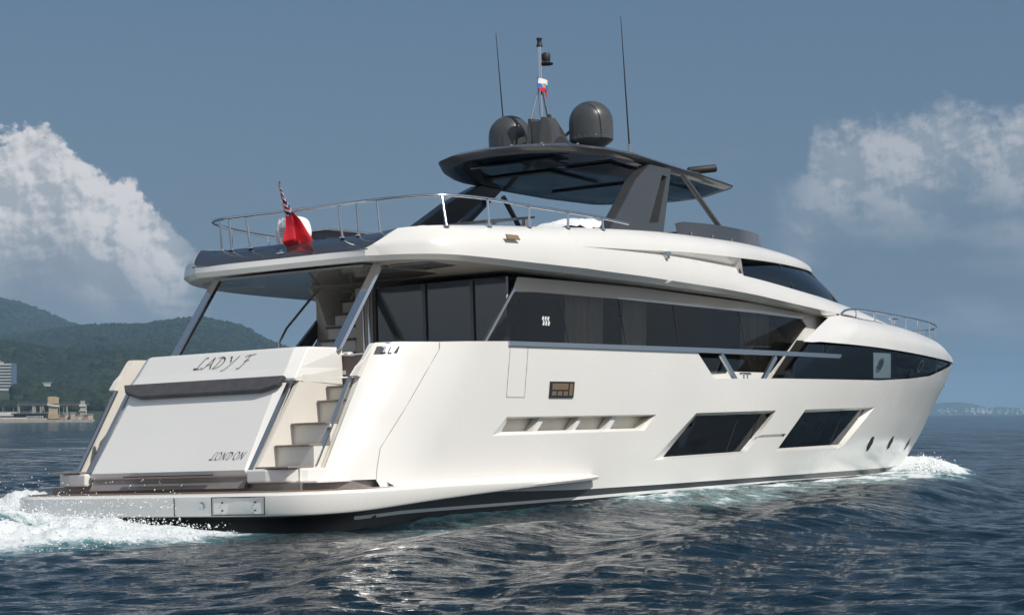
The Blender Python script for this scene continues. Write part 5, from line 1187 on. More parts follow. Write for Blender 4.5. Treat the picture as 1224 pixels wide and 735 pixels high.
def wake(X,Y):
    """extra height and foam cover (0..1)"""
    h=np.zeros_like(X); f=np.zeros_like(X)
    near=(X>-45)&(X<50)&(np.abs(Y)<40)
    x=X[near];y=Y[near]
    n1=fbm(x,y,1.1,3,5)-.48; n2=fbm(x,y,.35,9,4)-.48; n3=fbm(x,y,3.0,21,4)-.48
    # water drawn up along the hull
    hb=np.interp(x,[-1,0,1,3,9,14,18,21,24,25.7],[2.8,2.9,3.1,3.2,3.2,3.0,2.5,1.85,.9,.05]); d=np.abs(y)-hb
    along=np.clip((x+2.2)/2.0,0,1)**2*(3-2*np.clip((x+2.2)/2.0,0,1))*(x<27)
    hh=np.interp(x,[-2.2,.8,2,4,8,26],[.09,.13,.22,.29,.33,.34])*np.exp(-(np.clip(d,0,9)/1.5)**2)*along
    # hull-side waves
    hh+=ridge(x,y,[(25.6,-.9,.3),(23,-2.6,.75),(19,-4.3,1),(14.5,-5.2,1),(10,-6.3,.8),(4,-8.6,.5)],1.15,.27)
    hh-=ridge(x,y,[(20,-6.6,.6),(14,-7.4,1),(9,-8.6,.8)],1.3,.18)
    hh+=ridge(x,y,[(12,-8.2,.5),(6,-8.6,1),(1,-9.1,.9),(-5,-10.8,.5)],1.0,.26)
    hh+=ridge(x,y,[(6,-5.4,.3),(1,-6.2,1),(-3.5,-7.6,1),(-8,-9.8,.5)],.9,.20)
    hh+=ridge(x,y,[(25.6,.9,.3),(23,2.6,.75),(19,4.3,1),(14.5,6.2,1),(4,9.6,.5)],1.2,.28)
    # bow splash
    bs=np.exp(-(((x-26.4)/1.5)**2+((y+.55)/1.0)**2)); bs2=ridge(x,y,[(26.7,.3,.6),(26.2,-.9,1),(24.8,-1.9,.9),(22.9,-2.7,.55),(20.8,-3.2,.25)],.55,1)
    hh+=.10*bs*(1+n2)+.10*bs2*(1+1.6*n2)
    ff=np.clip(1.5*bs2+.9*bs+.9*n1,0,1)*(np.clip(bs2*3+bs*2,0,1))
    # port side splash reaching beyond the stem
    bp=ridge(x,y,[(25.9,.8,.8),(27.2,.9,1),(28.6,.6,.8),(30.0,.2,.4)],.8,1); hh+=.11*bp*(1+1.8*n2); ff=np.maximum(ff,np.clip(1.6*bp+1.2*n1,0,1)*np.clip(bp*3,0,1))
    # foam streak beside the hull
    st=np.exp(-(np.clip(d-.1,0,9)/.5)**2)*along*(y<0)*np.interp(x,[-1,3,8,14,20,26],[0,.15,.38,.60,.8,.95])
    st2=np.exp(-((d-1.0)/.9)**2)*along*(y<0)*np.interp(x,[0,6,12,18,26],[.15,.32,.48,.60,.7])
    ff=np.maximum(ff,np.clip(st*1.1+2.1*n1*st**.5,0,.95)); ff=np.maximum(ff,np.clip(st2+1.5*n3+1.3*n2-.12,0,.75)*np.clip(st2*5,0,1))
    # stern wash
    aft=-.55-x; yb=2.55-.25*np.clip(aft,0,3)+.05*np.clip(aft,0,30)
    inw=1/(1+np.exp(-(aft)*6))* 1/(1+np.exp((-y-yb)*3.2)) * 1/(1+np.exp((y-5.2-.10*np.clip(aft,0,50))*1.6))
    prof=np.interp(aft,[-.3,0,.6,1.6,3.0,5,9,20],[0,.07,.18,.31,.25,.14,.08,.04])
    sidep=np.interp(y,[-3,-2.4,-1.3,0,1.6,3.2,4.6,6],[.12,.35,.75,.9,1,1.0,.6,0])
    hh+=inw*prof*sidep*(1+1.5*n1+1.1*n2)
    ff=np.maximum(ff,np.clip(inw*(1.25+1.9*n1+.8*n3)*np.interp(aft,[-1,0,3,7,20],[0,1,1,.75,.4]),0,1))
    trough=np.exp(-(((x+4.6)/1.5)**2+((y-3.2)/1.3)**2)); hh-=.35*trough; ff=ff*(1-.85*trough)
    t2=np.exp(-(((x+2.5)/1.1)**2+((y-.3)/.75)**2)); hh-=.12*t2; ff=ff*(1-.75*t2)
    # wash spilling past the port corner of the platform
    pc=np.exp(-(((x-.8)/1.8)**2+((y-4.5)/1.0)**2)); hh+=.30*pc*(1+1.5*n2); ff=np.maximum(ff,np.clip(pc*1.6+1.2*n1,0,1)*np.clip(3*pc,0,1))
    # keep the sea out of the hull
    ins_=(d<-.3)&(x>2.2)&(x<25.5); hh=np.where(ins_,hh-.5,hh); ff=np.where(ins_,0,ff)
    h[near]=hh; f[near]=ff; return h,f
def build_sea():
    q=np.concatenate([np.geomspace(4000/1.5,620,60)[:-1],np.linspace(620,150,720)[:-1],np.linspace(150,3,380)[:-1],np.geomspace(3,.24,46)])
    r=4000/q
    az=np.concatenate([np.linspace(-math.pi,-.31,70)[:-1],np.linspace(-.31,.31,1150)[:-1],np.linspace(.31,math.pi,70)[:-1]])
    na=len(az); nr=len(r); Rr,Az=np.meshgrid(r,az,indexing='ij')
    X=CX+Rr*np.cos(A0-Az); Y=CY+Rr*np.sin(A0-Az); ds=np.gradient(r)[:,None]*np.ones_like(Az); dl=Rr*.62/1150
    ds=np.maximum(ds*.8,dl)
    Z=seaheight(X,Y,ds,Rr); h,f=wake(X,Y)
    hb=np.clip((np.abs(Y)-3)/2,0,1); calm=.50+.50*np.clip((np.hypot((X-8)/2.2,Y+3)-6)/16,0,1); Z=Z*calm+h-.03
    chop=np.clip((calm-.50)/.50,0,1)*np.clip((Rr-18)/40,0,1)
    Z=np.where(Rr>9000,0,Z)
    co=np.stack([X,Y,Z],-1).reshape(-1,3)
    i=np.arange(nr-1)[:,None]*na+np.arange(na)[None,:]; j=np.roll(i,-1,axis=1)
    fc=np.stack([i,i+na,j+na,j],-1).reshape(-1,4)
    me=bpy.data.meshes.new('sea'); me.vertices.add(len(co)); me.vertices.foreach_set('co',co.ravel().astype(np.float32))
    me.loops.add(fc.size); me.loops.foreach_set('vertex_index',fc.ravel().astype(np.int32)); me.polygons.add(len(fc)); me.polygons.foreach_set('loop_start',(np.arange(len(fc))*4).astype(np.int32)); me.polygons.foreach_set('loop_total',np.full(len(fc),4,np.int32))
    me.update(calc_edges=True); me.validate(); me.polygons.foreach_set('use_smooth',np.ones(len(fc),bool))
    at=me.attributes.new('foam','FLOAT','POINT'); at.data.foreach_set('value',f.reshape(-1).astype(np.float32))
    at=me.attributes.new('chop','FLOAT','POINT'); at.data.foreach_set('value',chop.reshape(-1).astype(np.float32))
    o=bpy.data.objects.new('sea',me); COL.objects.link(o); tag(o,kind='structure')
    m=bpy.data.materials.new('sea_water'); m.use_nodes=True; nt=m.node_tree; N=nt.nodes; L=nt.links; b=N['Principled BSDF']
    b.inputs['Base Color'].default_value=(.0025,.012,.019,1); b.inputs['Roughness'].default_value=.08; b.inputs['IOR'].default_value=1.333
    tc=N.new('ShaderNodeTexCoord')
    def noise(scale,detail,rough=.55,st=(1,1,1),dist=0):
        mp=N.new('ShaderNodeMapping'); mp.vector_type='TEXTURE'; mp.inputs['Scale'].default_value=tuple(1/q for q in st); mp.inputs['Rotation'].default_value=(0,0,A0+.12); L.new(tc.outputs['Object'],mp.inputs[0]); n=N.new('ShaderNodeTexNoise'); n.inputs['Scale'].default_value=scale; n.inputs['Detail'].default_value=detail; n.inputs['Roughness'].default_value=rough; n.inputs['Distortion'].default_value=dist; L.new(mp.outputs[0],n.inputs['Vector']); return n.outputs['Fac']
    def m2(op,a,b_,c=None):
        n=N.new('ShaderNodeMath'); n.operation=op
        for k,x in enumerate((a,b_,c)):
            if x is None: continue
            if isinstance(x,(int,float)): n.inputs[k].default_value=x
            else: L.new(x,n.inputs[k])
        return n.outputs[0]
    h1=noise(2.2,4,.6,(1,.55,1)); h2=noise(6.5,4,.65,(1,.5,1)); h3=noise(.35,3,.6,(1,.6,1))
    hs=m2('ADD',m2('ADD',m2('MULTIPLY',h1,.10),m2('MULTIPLY',h2,.055)),m2('MULTIPLY',h3,.42))
    h4=noise(1.1,3,.6,(1,.5,1)); ca=N.new('ShaderNodeAttribute'); ca.attribute_name='chop'; hs=m2('ADD',hs,m2('MULTIPLY',m2('MULTIPLY',h4,.62),ca.outputs['Fac']))
    # far water: geometry fades out there, so the bump carries the chop
    cdn=N.new('ShaderNodeNewGeometry')
    bp=N.new('ShaderNodeBump'); bp.inputs['Strength'].default_value=.85; bp.inputs['Distance'].default_value=1.0; L.new(hs,bp.inputs['Height']); L.new(bp.outputs[0],b.inputs['Normal'])
    fa=N.new('ShaderNodeAttribute'); fa.attribute_name='foam'
    fn=noise(3.2,8,.68,dist=.6); fn2=noise(14,4,.6)
    fx=m2('ADD',fa.outputs['Fac'],m2('ADD',m2('MULTIPLY',m2('SUBTRACT',fn,.5),1.5),m2('MULTIPLY',m2('SUBTRACT',fn2,.5),.5)))
    mr=N.new('ShaderNodeMapRange'); mr.interpolation_type='SMOOTHSTEP'; L.new(fx,mr.inputs[0]); mr.inputs[1].default_value=.38; mr.inputs[2].default_value=.85
    gate=N.new('ShaderNodeMapRange'); L.new(fa.outputs['Fac'],gate.inputs[0]); gate.inputs[1].default_value=.02; gate.inputs[2].default_value=.15
    fm=m2('MULTIPLY',mr.outputs[0],gate.outputs[0])
    fb=N.new('ShaderNodeBsdfPrincipled'); fb.inputs['Base Color'].default_value=(.78,.82,.84,1); fb.inputs['Roughness'].default_value=.75; fb.inputs['Subsurface Weight'].default_value=0
    bp2=N.new('ShaderNodeBump'); bp2.inputs['Strength'].default_value=.9; bp2.inputs['Distance'].default_value=.12; L.new(m2('ADD',fn,m2('MULTIPLY',fn2,.4)),bp2.inputs['Height']); L.new(bp2.outputs[0],fb.inputs['Normal'])
    # aerated water is green-blue
    ae=N.new('ShaderNodeMapRange'); L.new(fa.outputs['Fac'],ae.inputs[0]); ae.inputs[1].default_value=.05; ae.inputs[2].default_value=.8
    mc=N.new('ShaderNodeMix'); mc.data_type='RGBA'; L.new(ae.outputs[0],mc.inputs['Factor']); mc.inputs[6].default_value=(.0025,.012,.019,1); mc.inputs[7].default_value=(.09,.25,.27,1); L.new(mc.outputs[2],b.inputs['Base Color'])
    mx=N.new('ShaderNodeMixShader'); L.new(fm,mx.inputs[0]); L.new(b.outputs[0],mx.inputs[1]); L.new(fb.outputs[0],mx.inputs[2]); L.new(mx.outputs[0],N['Material Output'].inputs[0])
    me.materials.append(m)
build_sea()
def batch(name,verts,faces,mats,mi=None,smooth=True,attr=None):
    me=bpy.data.meshes.new(name); me.vertices.add(len(verts)); me.vertices.foreach_set('co',np.ascontiguousarray(verts,np.float32).ravel())
    k=faces.shape[1]; me.loops.add(faces.size); me.loops.foreach_set('vertex_index',faces.ravel().astype(np.int32)); me.polygons.add(len(faces)); me.polygons.foreach_set('loop_start',(np.arange(len(faces))*k).astype(np.int32)); me.polygons.foreach_set('loop_total',np.full(len(faces),k,np.int32)); me.update(calc_edges=True)
    if smooth: me.polygons.foreach_set('use_smooth',np.ones(len(faces),bool))
    if attr is not None:
        a=me.attributes.new('tone','FLOAT','POINT'); a.data.foreach_set('value',attr.astype(np.float32))
    for m in mats: me.materials.append(m)
    o=bpy.data.objects.new(name,me); COL.objects.link(o); return o
def ico(sub):
    bm=bmesh.new(); bmesh.ops.create_icosphere(bm,subdivisions=sub,radius=1); v=np.array([x.co[:] for x in bm.verts]); f=np.array([[q.index for q in p.verts] for p in bm.faces]); bm.free(); return v,f
def scatter(name,P,S,sub,mats,jit=.3,attr=None,squash=1.0):
    v,f=ico(sub); n=len(P); J=1+jit*(rng.random((n,len(v)))-.5)*2
    V=v[None]*J[:,:,None]*S[:,None,None]; V[:,:,2]*=squash; V=V+P[:,None,:]
    Fc=f[None]+(np.arange(n)*len(v))[:,None,None]
    a=None if attr is None else np.repeat(attr,len(v)); return batch(name,V.reshape(-1,3),Fc.reshape(-1,3),mats,attr=a)
FOAMM=mat('spray_white',(.82,.85,.87),.6)
# spray: droplets and torn clumps thrown up at the stern and the stem
def height_at(x,y):
    X=np.asarray(x,float);Y=np.asarray(y,float); h,_=wake(X,Y); return h
n=3600; x=-.75-np.abs(rng.gamma(2.0,.75,n)); y=rng.uniform(-2.5,5.0,n); 
zz=height_at(x,y); up=.02+np.abs(rng.exponential(.035,n))*np.interp(y,[-2.5,-1,3,5],[.6,1.1,1.4,.9]); S=rng.lognormal(math.log(.0055),.5,n)
P=np.stack([x,y,zz-.02+up],-1); S=np.where(up<.03,S*1.5,S)
tag(scatter('stern_spray',P,S,1,[FOAMM],.45),kind='stuff')
n=260; x=rng.uniform(-1.1,-.7,n); y=rng.uniform(-1.2,2.6,n); P=np.stack([x,y,.38+rng.exponential(.13,n)],-1); tag(scatter('thrown_droplets',P,rng.uniform(.004,.011,n),1,[FOAMM],.3),kind='stuff')
n=1500; t=rng.random(n); bx=np.interp(t,[0,.25,.5,.8,1],[20.5,23,25.2,26.6,29.5]); by=np.interp(t,[0,.25,.5,.8,1],[-3.1,-2.3,-1.4,-.4,.4]); x=bx+rng.normal(0,.22,n); y=by+rng.normal(0,.22,n)
zz=height_at(x,y); up=np.abs(rng.exponential(.045,n))*np.interp(t,[0,.3,.6,.85,1],[.3,.6,1.0,1.0,.5]); P=np.stack([x,y,zz+up-.02],-1); S=rng.lognormal(math.log(.009),.45,n); S=np.where(up<.04,S*1.4,S)
tag(scatter('bow_spray',P,S,1,[FOAMM],.45),kind='stuff')
# ------------------------------------------------ land
def pyz(py,dep,px=0): # height of a far point seen at image row py
    return CAM.z+(498-(py-(px-612)*-.00576*1.0))*dep/2400.0
def lat(px,dep): return (px-612)/2400*dep
RID={2150:[(-700,452),(-200,430),(0,416),(30,420),(60,428),(100,431),(140,428),(200,430),(260,441),(330,455),(420,474),(520,488),(600,498),(900,512)],
     3300:[(-700,440),(-100,405),(30,404),(70,398),(110,393.5),(170,393),(210,387),(240,384),(262,389),(285,394),(300,400),(322,412),(360,424),(420,441),(500,460),(600,477),(700,489),(800,498),(1000,510)],
     4400:[(-700,345),(-200,340),(-60,347),(0,363),(30,370),(60,381),(80,390),(110,401),(200,430),(300,470),(400,500),(900,515)]}
SH=1185.
def landz(px,dep):
    ds_=[SH-60,SH+15,SH+60,SH+330,2150,2650,3300,3800,4400,5200]
    px=np.asarray(px,float); dep=np.asarray(dep,float)
    def R(d): P=RID[d]; return (CAM.z+(498-np.interp(px,[p[0] for p in P],[p[1] for p in P])+ (612-px)*.00576)*d/2400.0)
    r1,r2,r3=R(2150),R(3300),R(4400); shore=np.interp(px,[0,150,330,450],[1,1,.8,0])
    zs=[-4+0*px,1.0+0*px,4+.04*r1,.30*r1,r1,.5*(r1+r2)*.88,r2,.5*(r2+np.maximum(r3,0))*.82,r3,r3*.4-5]
    z=np.zeros_like(dep); zs=[q*np.ones_like(dep) for q in zs]
    for a,b,za,zb in zip(ds_,ds_[1:],zs,zs[1:]):
        t=np.clip((dep-a)/(b-a),0,1); tt=t*t*(3-2*t); z=np.where((dep>=a)&(dep<=b),za*(1-tt)+zb*tt,z)
    X=lat(px,dep); rough=fbm(X+900,dep,230,31,5)-.48
    z=z+rough*np.clip((dep-SH)/700,0,1)*26*np.clip(z/40,0,1)*np.where(np.abs(dep-3300)<260,.35,1)*np.where(np.abs(dep-2150)<160,.5,1)
    return z
def build_land():
    dep=np.concatenate([np.linspace(SH-60,SH+60,12)[:-1],np.linspace(SH+60,5200,170)]); px=np.linspace(-640,900,300)
    D,PX=np.meshgrid(dep,px,indexing='ij'); Lt=lat(PX,D); Z=landz(PX,D)
    end=np.clip((620-PX)/220,0,1)*np.clip((PX+640)/330,0,1)**.7; Z=np.where(Z>0,Z*end,Z)-3*(1-end)
    X=CX+D*math.cos(A0)+Lt*math.sin(A0); Y=CY+D*math.sin(A0)-Lt*math.cos(A0)
    i=np.arange(len(dep)-1)[:,None]*len(px)+np.arange(len(px)-1)[None]; fc=np.stack([i,i+1,i+len(px)+1,i+len(px)],-1).reshape(-1,4)
    m=vary(mat('wooded_ground',rough=.95),(.018,.032,.016),(.035,.05,.022),.02,6)
    o=batch('hillside',np.stack([X,Y,Z],-1).reshape(-1,3),fc,[m]); tag(o,kind='structure')
build_land()
def leafmat(name,a,b,s):
    m=mat(name,rough=.9); nt=m.node_tree; N=nt.nodes; L=nt.links; at=N.new('ShaderNodeAttribute'); at.attribute_name='tone'
    r=N.new('ShaderNodeValToRGB'); e_=r.color_ramp.elements; e_[0].color=(*a,1); e_[1].color=(*b,1); L.new(at.outputs['Fac'],r.inputs[0]); L.new(r.outputs[0],N['Principled BSDF'].inputs['Base Color'])
    N['Principled BSDF'].inputs['Specular IOR Level'].default_value=.15; return m
LEAF=leafmat('broadleaf_green',(.007,.015,.011),(.032,.044,.019),1)
def forest():
    out=[]
    def pts(n,d0,d1,p0,p1,pw):
        d=d0+(d1-d0)*rng.random(n)**pw; p=rng.uniform(p0,p1,n); z=landz(p,d); end=np.clip((620-p)/220,0,1); ok=(z*end>1.5); return d[ok],p[ok],(z*end)[ok]
    d,p,z=pts(17000,SH+62,2150,-110,480,1.0); s=rng.uniform(2.6,5.2,len(d))*np.interp(d,[1200,2150],[.75,1.15])
    d2,p2,z2=pts(19000,2150,3340,-110,600,1.1); s2=rng.uniform(3.2,6.2,len(d2))
    d3,p3,z3=pts(10500,3400,4440,-110,330,1.0); s3=rng.uniform(4,7.5,len(d3))
    for nm,dd,pp,zz,ss,sub in (('near_woodland',d,p,z,s,2),('hill_woodland',np.r_[d2,d3],np.r_[p2,p3],np.r_[z2,z3],np.r_[s2,s3],1)):
        # keep clearings where buildings stand
        ok=~((dd>1330)&(dd<1545)&(pp<17))&~((dd<SH+75)&(rng.random(len(dd))<.5)); dd,pp,zz,ss=dd[ok],pp[ok],zz[ok],ss[ok]
        Lt=lat(pp,dd); P=np.stack([CX+dd*math.cos(A0)+Lt*math.sin(A0),CY+dd*math.sin(A0)-Lt*math.cos(A0),zz+ss*.35],-1)
        tone=np.clip(rng.normal(.42,.30,len(dd))+ .9*(fbm(Lt,dd,60,77,3)-.44),0,1)
        o=scatter(nm,P,ss,sub,[LEAF],.34,attr=tone,squash=.85); tag(o,kind='stuff')
forest()
def W(px,py,dep): # world position at image column px, row py, given distance
    l=lat(px,dep); x,y=c2w(l,dep); return (x,y,CAM.z+(498-py+(612-px)*.00576)*dep/2400.0)
ZR=A0-math.pi/2
def local(name,px,dep,z0,rz=0):
    x,y=c2w(lat(px,dep),dep); o=empty(name,(x,y,z0)); o.rotation_euler=(0,0,ZR+rz); return o   # local x = image right, local y = away
CONC=vary(mat('pale_concrete',rough=.85),(.33,.30,.25),(.45,.41,.34),.6,4); TAN=vary(mat('tan_stone',rough=.85),(.42,.32,.19),(.55,.43,.27),.5,4)
WALLW=vary(mat('white_render',rough=.8),(.55,.54,.52),(.66,.65,.62),.3,3); BLUEW=mat('blue_cladding',(.11,.16,.26),.6); WIND=mat('window_dark',(.05,.06,.07),.2); ROOFR=mat('brick_roof',(.28,.11,.07),.8); DECKB=mat('brown_deck',(.13,.10,.09),.8)
# seawall and beach
o=local('seawall',40,SH-8,0); tag(o,'long pale concrete seawall and pier edge along the left shore','seawall')
m=MB(); m.box((-60,0,-2),(34,9,1.6)); m.box((-60,2,1.6),(6,9,2.4)); m.obj('quay',CONC,o)
m=MB(); m.box((-22,3,2.4),(-6,8,2.9)); m.obj('upper_step',WALLW,o)
o=local('beach_pavilion',30,SH+4,1.5); tag(o,'low dark beach pavilion with white columns on the seawall','pavilion')
m=MB(); m.box((-7.5,2,0),(11.5,9,3.6)); m.obj('body',DARK,o)
for k in range(9):
    m=MB(); m.box((1.0+k*1.15,0,0),(1.45+k*1.15,.4,2.4)); m.obj('column',WALLW,o)
m=MB(); m.box((-8,-.4,3.6),(12,9.4,4.0)); m.obj('roof',DECKB,o)
o=local('white_pavilion',6,SH+4,1.5); tag(o,'flat white roofed beach shelter at the far left of the shore','pavilion')
m=MB(); m.box((-9,0,2.4),(5,9,4.6)); m.obj('roof',WALLW,o); m=MB(); m.box((-8,1,0),(4.5,8,2.4)); m.obj('body',CONC,o)
o=local('footbridge',55,SH+30,2); tag(o,'long raised footbridge deck crossing behind the tan lift tower','bridge')
m=MB(); m.box((-17,0,8.2),(26,2,9.1)); m.obj('deck',DECKB,o)
for x in (-16.5,-7.5,-3.5,-2,12.5,24):
    m=MB(); w=1.0 if x==-7.5 else .35; m.box((x-w,.4,-2),(x+w,1.6,8.2)); m.obj('pier',CONC,o)
m=MB()
for k in range(44): m.box((-17+k,0,9.1),(-16.93+k,.1,9.9))
m.box((-17,0,9.85),(26,.1,9.95)); m.obj('railing',STEELB,o)
o=local('lift_tower',62.5,SH+22,2); tag(o,'tall tan stone lift tower on the left shore','tower')
m=MB(); m.box((-2.2,0,0),(2.2,5,7.5)); m.box((-2.7,-.4,9.2),(2.7,5.4,13)); m.box((-2.3,0,13),(1.6,4.5,13.4)); m.obj('shaft',TAN,o)
m=MB(); m.prism([(-2.9,-.8,8.0),(2.9,-.8,7.2),(2.9,-.8,8.3),(-2.9,-.8,9.3)],(0,6.5,0)); m.obj('balcony',WALLW,o)
m=MB(); m.box((-4.6,-1,0),(4.2,4,2.6)); m.box((-4.2,-2,2.6),(-3.0,2,3.6)); m.obj('base_block',TAN,o)
o=local('lift_tower',98,SH+25,2); tag(o,'shorter pale lift tower nearest the boat, right of the tan tower','tower')
m=MB(); m.box((-1.2,0,0),(1.2,3.5,8)); m.box((-1.0,0,8.6),(1.0,3.5,10.8)); m.obj('shaft',CONC,o)
m=MB(); m.box((-1.7,-.5,7.4),(1.7,4,8.6)); m.box((-1.7,-.5,4.6),(1.9,4,5.2)); m.obj('landing',WALLW,o)
cols=[(.36,.21,.17),(.55,.5,.4),(.2,.25,.3),(.5,.42,.3),(.35,.33,.3),(.6,.58,.52)]
KM=[mat('kiosk_paint_%s'%n_,c,.8) for n_,c in zip(('red','cream','slate','sand','stone','white'),cols)]
o0=None
for i,(px,w,h) in enumerate([(74,3,2.6),(78.5,2.2,3.6),(82,2.8,2.6),(86.5,2.2,4.0),(90,3,2.8),(94,2.2,2.4),(102,2.6,2.6),(107,3,3.0)]):
    o=local('beach_kiosk',px,SH+8+2*(i%3),1.5)
    m=MB(); m.box((-w/2,0,0),(w/2,3,h)); m.obj('body',KM[i%6],o); m=MB(); m.box((-w/2-.3,-.4,h),(w/2+.3,3.3,h+.25)); m.obj('roof',KM[(i+2)%6],o)
    lab=['faded red','cream','slate grey','sand coloured','stone grey','white'][i%6]
    tag(o,'small %s beach kiosk, %s of the row by the lift towers'%(lab,['first','second','third','fourth','fifth','sixth','seventh','last'][i]),'kiosk','beach kiosks on the left shore')
for i,px in enumerate([3.5,16,21,37,50,53,71,76]):
    o=local('lamp_pole',px,SH+14,1.5); m=MB(); h=[7,6.5,9,6,7.5,6.5,9,7][i]; m.tube([(0,0,0),(0,0,h)],[.16,.09],6); m.obj('pole',CONC,o); m=MB(); m.box((-.1,-.7,h-.1),(.1,.1,h+.1)); m.obj('lamp_arm',CONC,o)
    tag(o,'thin pale lamp pole on the far left shore','lamp pole','lamp poles along the left shore')
# hotel block
o=local('hotel_block',5,1520,W(5,464,1520)[2]); o.scale=(.845,.845,.845); tag(o,'white hotel slab with dark balcony rows and blue end wall in the woods','hotel')
m=MB(); m.box((-22,0,-6),(6.4,11,22)); m.obj('wall',WALLW,o)
m=MB(); m.box((6.4,-.3,-6),(8.2,11,22.3)); m.obj('end_wall',BLUEW,o)
for k in range(8):
    m=MB(); m.box((-22,-.35,.3+k*2.75),(6.3,-.02,1.5+k*2.75)); m.obj('window',WIND,o)
m=MB(); m.box((-14,2,22),(-3,9,23.6)); m.box((-9,3,23.6),(-5,7,24.8)); m.obj('roof_plant',CONC,o)
for i,(px,py,dep,w,h,rm,lab,nm) in enumerate([(55.5,468,1620,8,3.2,WALLW,'small white tiered house among the trees above the footbridge','hillside_house'),(178.5,408.5,2950,6,4.5,ROOFR,'pinkish house with reddish roof high on the wooded hill','hillside_house'),(196.5,412,2930,15,3.6,WALLW,'long white villa high on the hill, rightmost building','villa'),(175,413.5,2900,10,3,WALLW,'low white house just below the reddish roofed one','hillside_house'),(194,402,3150,3,3,WALLW,'tiny white hut highest on the wooded hill','hut'),(108.5,456,1900,6,3.5,ROOFR,'small rusty roof half hidden in the woods','hillside_house')]):
    p=W(px,py,dep); o=local(nm,px,dep,p[2]); tag(o,lab,'house')
    m=MB(); m.box((-w/2,0,-5),(w/2,5,h)); 
    if i==0: m.box((-w*.3,0,h+1.0),(w*.3,4,h+3.8)); m.box((-w*.42,-.5,h+3.8),(w*.42,4,h+4.2))
    m.obj('wall',WALLW if rm is WALLW else mat('pink_render',(.5,.33,.27),.8),o)
    m=MB(); m.box((-w/2-.4,-.6,h),(w/2+.4,5.4,h+.5)) if rm is WALLW else m.prism([(-w/2-.3,-.4,h),(w/2+.3,-.4,h),(0,-.4,h+2)],(0,6,0)); m.obj('roof',rm,o)
    if w>=6:
        m=MB()
        for k in range(int(w/2)): m.box((-w/2+.6+2*k,-.05,1.0),(-w/2+1.5+2*k,.02,2.2))
        m.obj('window',WIND,o)
# ------------------------------------------------ far coast and city, right
DC=8800.
def far_coast():
    px=np.linspace(560,1900,260); P=[(560,499),(700,496),(900,489),(1080,484),(1112,482.5),(1135,480.5),(1150,481),(1165,483),(1178,487),(1190,486.5),(1198,486),(1210,487.5),(1224,487),(1240,485.5),(1400,480),(1600,486),(1900,497)]
    top=np.interp(px,[p[0] for p in P],[p[1] for p in P])+.5*(fbm(px,px*0,14,3,4)-.5)
    rows=[]
    for d,k in ((DC-40,-.02),(DC,.02),(DC+300,.35),(DC+1200,1.0),(DC+2200,.2)):
        z=(CAM.z+(498-top+(612-px)*.00576)*(DC+1200)/2400)*k; z=np.maximum(z,-3) if k>0 else -3+0*px
        l=lat(px,d); rows.append(np.stack([CX+d*math.cos(A0)+l*math.sin(A0),CY+d*math.sin(A0)-l*math.cos(A0),z],-1))
    V=np.concatenate(rows); n=len(px); i=np.arange(4)[:,None]*n+np.arange(n-1)[None]; fc=np.stack([i,i+1,i+n+1,i+n],-1).reshape(-1,4)
    tag(batch('far_coast',V,fc,[vary(mat('far_wooded_ground',rough=.95),(.03,.05,.035),(.05,.07,.045),.01,5)]),kind='structure')
far_coast()
CM=[mat('city_wall_%s'%n_,c,.8) for n_,c in zip(('white','cream','grey','sand'),((.72,.70,.68),(.66,.58,.48),(.42,.43,.45),(.6,.52,.42)))]
g=np.random.default_rng(4); specs=[(1123.5,6,22),(1125,9,10),(1128,10,12),(1141,8,17),(1139,12,6),(1153,7,16),(1157,12,10),(1163,10,9),(1168,14,9),(1182,14,7),(1184.5,7,26),(1192,8,12),(1195,10,10),(1202,14,8),(1209,7,20),(1215,8,11),(1221,12,12),(1223.5,9,16)]
for k in range(16): specs.append((float(g.uniform(1112,1226)),float(g.uniform(6,16)),float(g.uniform(5,11))))
proto={}
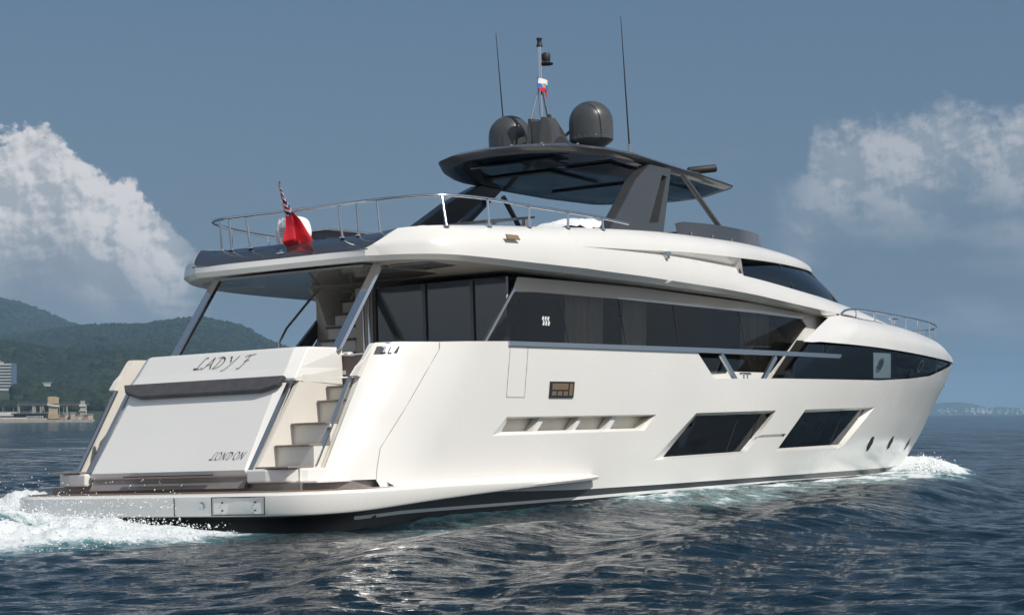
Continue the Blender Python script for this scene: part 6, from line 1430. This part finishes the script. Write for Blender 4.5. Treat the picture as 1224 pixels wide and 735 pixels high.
for i,(px,w,h) in enumerate(specs):
    d=DC+60+float(g.uniform(0,260)); z0=float(g.uniform(1,22)) if i>17 else float(g.uniform(0,9))
    o=local('city_building',px,d,z0)
    mi=int(g.integers(0,4)); m=MB(); m.box((-w/2,0,-z0-4),(w/2,14,h)); m.box((-w/4,2,h),(w/5,9,h+1.8)); b_=m.obj('wall',CM[mi],o)
    m=MB()
    for q in range(int(h/3.2)): m.box((-w/2+.6,-.1,1+q*3.2),(w/2-.6,-.02,2.3+q*3.2))
    if int(h/3.2)>0: m.obj('window',WIND,o)
    tag(o,'pale far city building in the haze of the right horizon','building','far buildings along the right horizon')
for i,(px,d,h) in enumerate([(1134.5,5200,3.4),(1164,6300,6.2),(1201,5600,5.0),(1214.5,6600,6.0)]):
    x,y=c2w(lat(px,d),d); o=empty('sailing_boat',(x,y,0)); o.rotation_euler=(0,0,ZR)
    m=MB(); m.prism([(-h*.45,0,0),(h*.5,0,0),(h*.62,0,.7),(-h*.5,0,.7)],(0,1.6,0)); m.obj('hull',WALLW,o)
    m=MB(); m.tube([(0,.8,.5),(0,.8,h*1.35)],.08,6); m.obj('mast',STEELB,o)
    m=MB(); m.prism([(-.1,.8,1.2),(-h*.42,.8,1.2),(-.1,.8,h*1.3)],(0,.05,0)); m.prism([(.1,.8,1.0),(h*.5,.8,.9),(.1,.8,h*1.15)],(0,.05,0)); m.obj('sail',CANVAS,o)
    tag(o,['tiny white sailing boat nearest the yacht bow on the right horizon','white sailing boat, second from the yacht bow on the horizon','white sailing boat, third from the yacht bow on the horizon','white sailing boat farthest right on the horizon'][i],'sailing boat','sailing boats on the far horizon')
# ------------------------------------------------ air
def haze():
    m=bpy.data.materials.new('haze_air'); m.use_nodes=True; nt=m.node_tree; nt.nodes.clear(); o=nt.nodes.new('ShaderNodeOutputMaterial'); v=nt.nodes.new('ShaderNodeVolumePrincipled')
    v.inputs['Color'].default_value=(.42,.70,1.0,1); v.inputs['Density'].default_value=HAZE_D; v.inputs['Anisotropy'].default_value=.0; nt.links.new(v.outputs[0],o.inputs['Volume'])
    b=MB(); b.box((-16500+CX,-16500+CY,-6),(16500+CX,16500+CY,320)); h=b.obj('haze',m); tag(h,kind='stuff')
HAZE_D=.00011
haze()
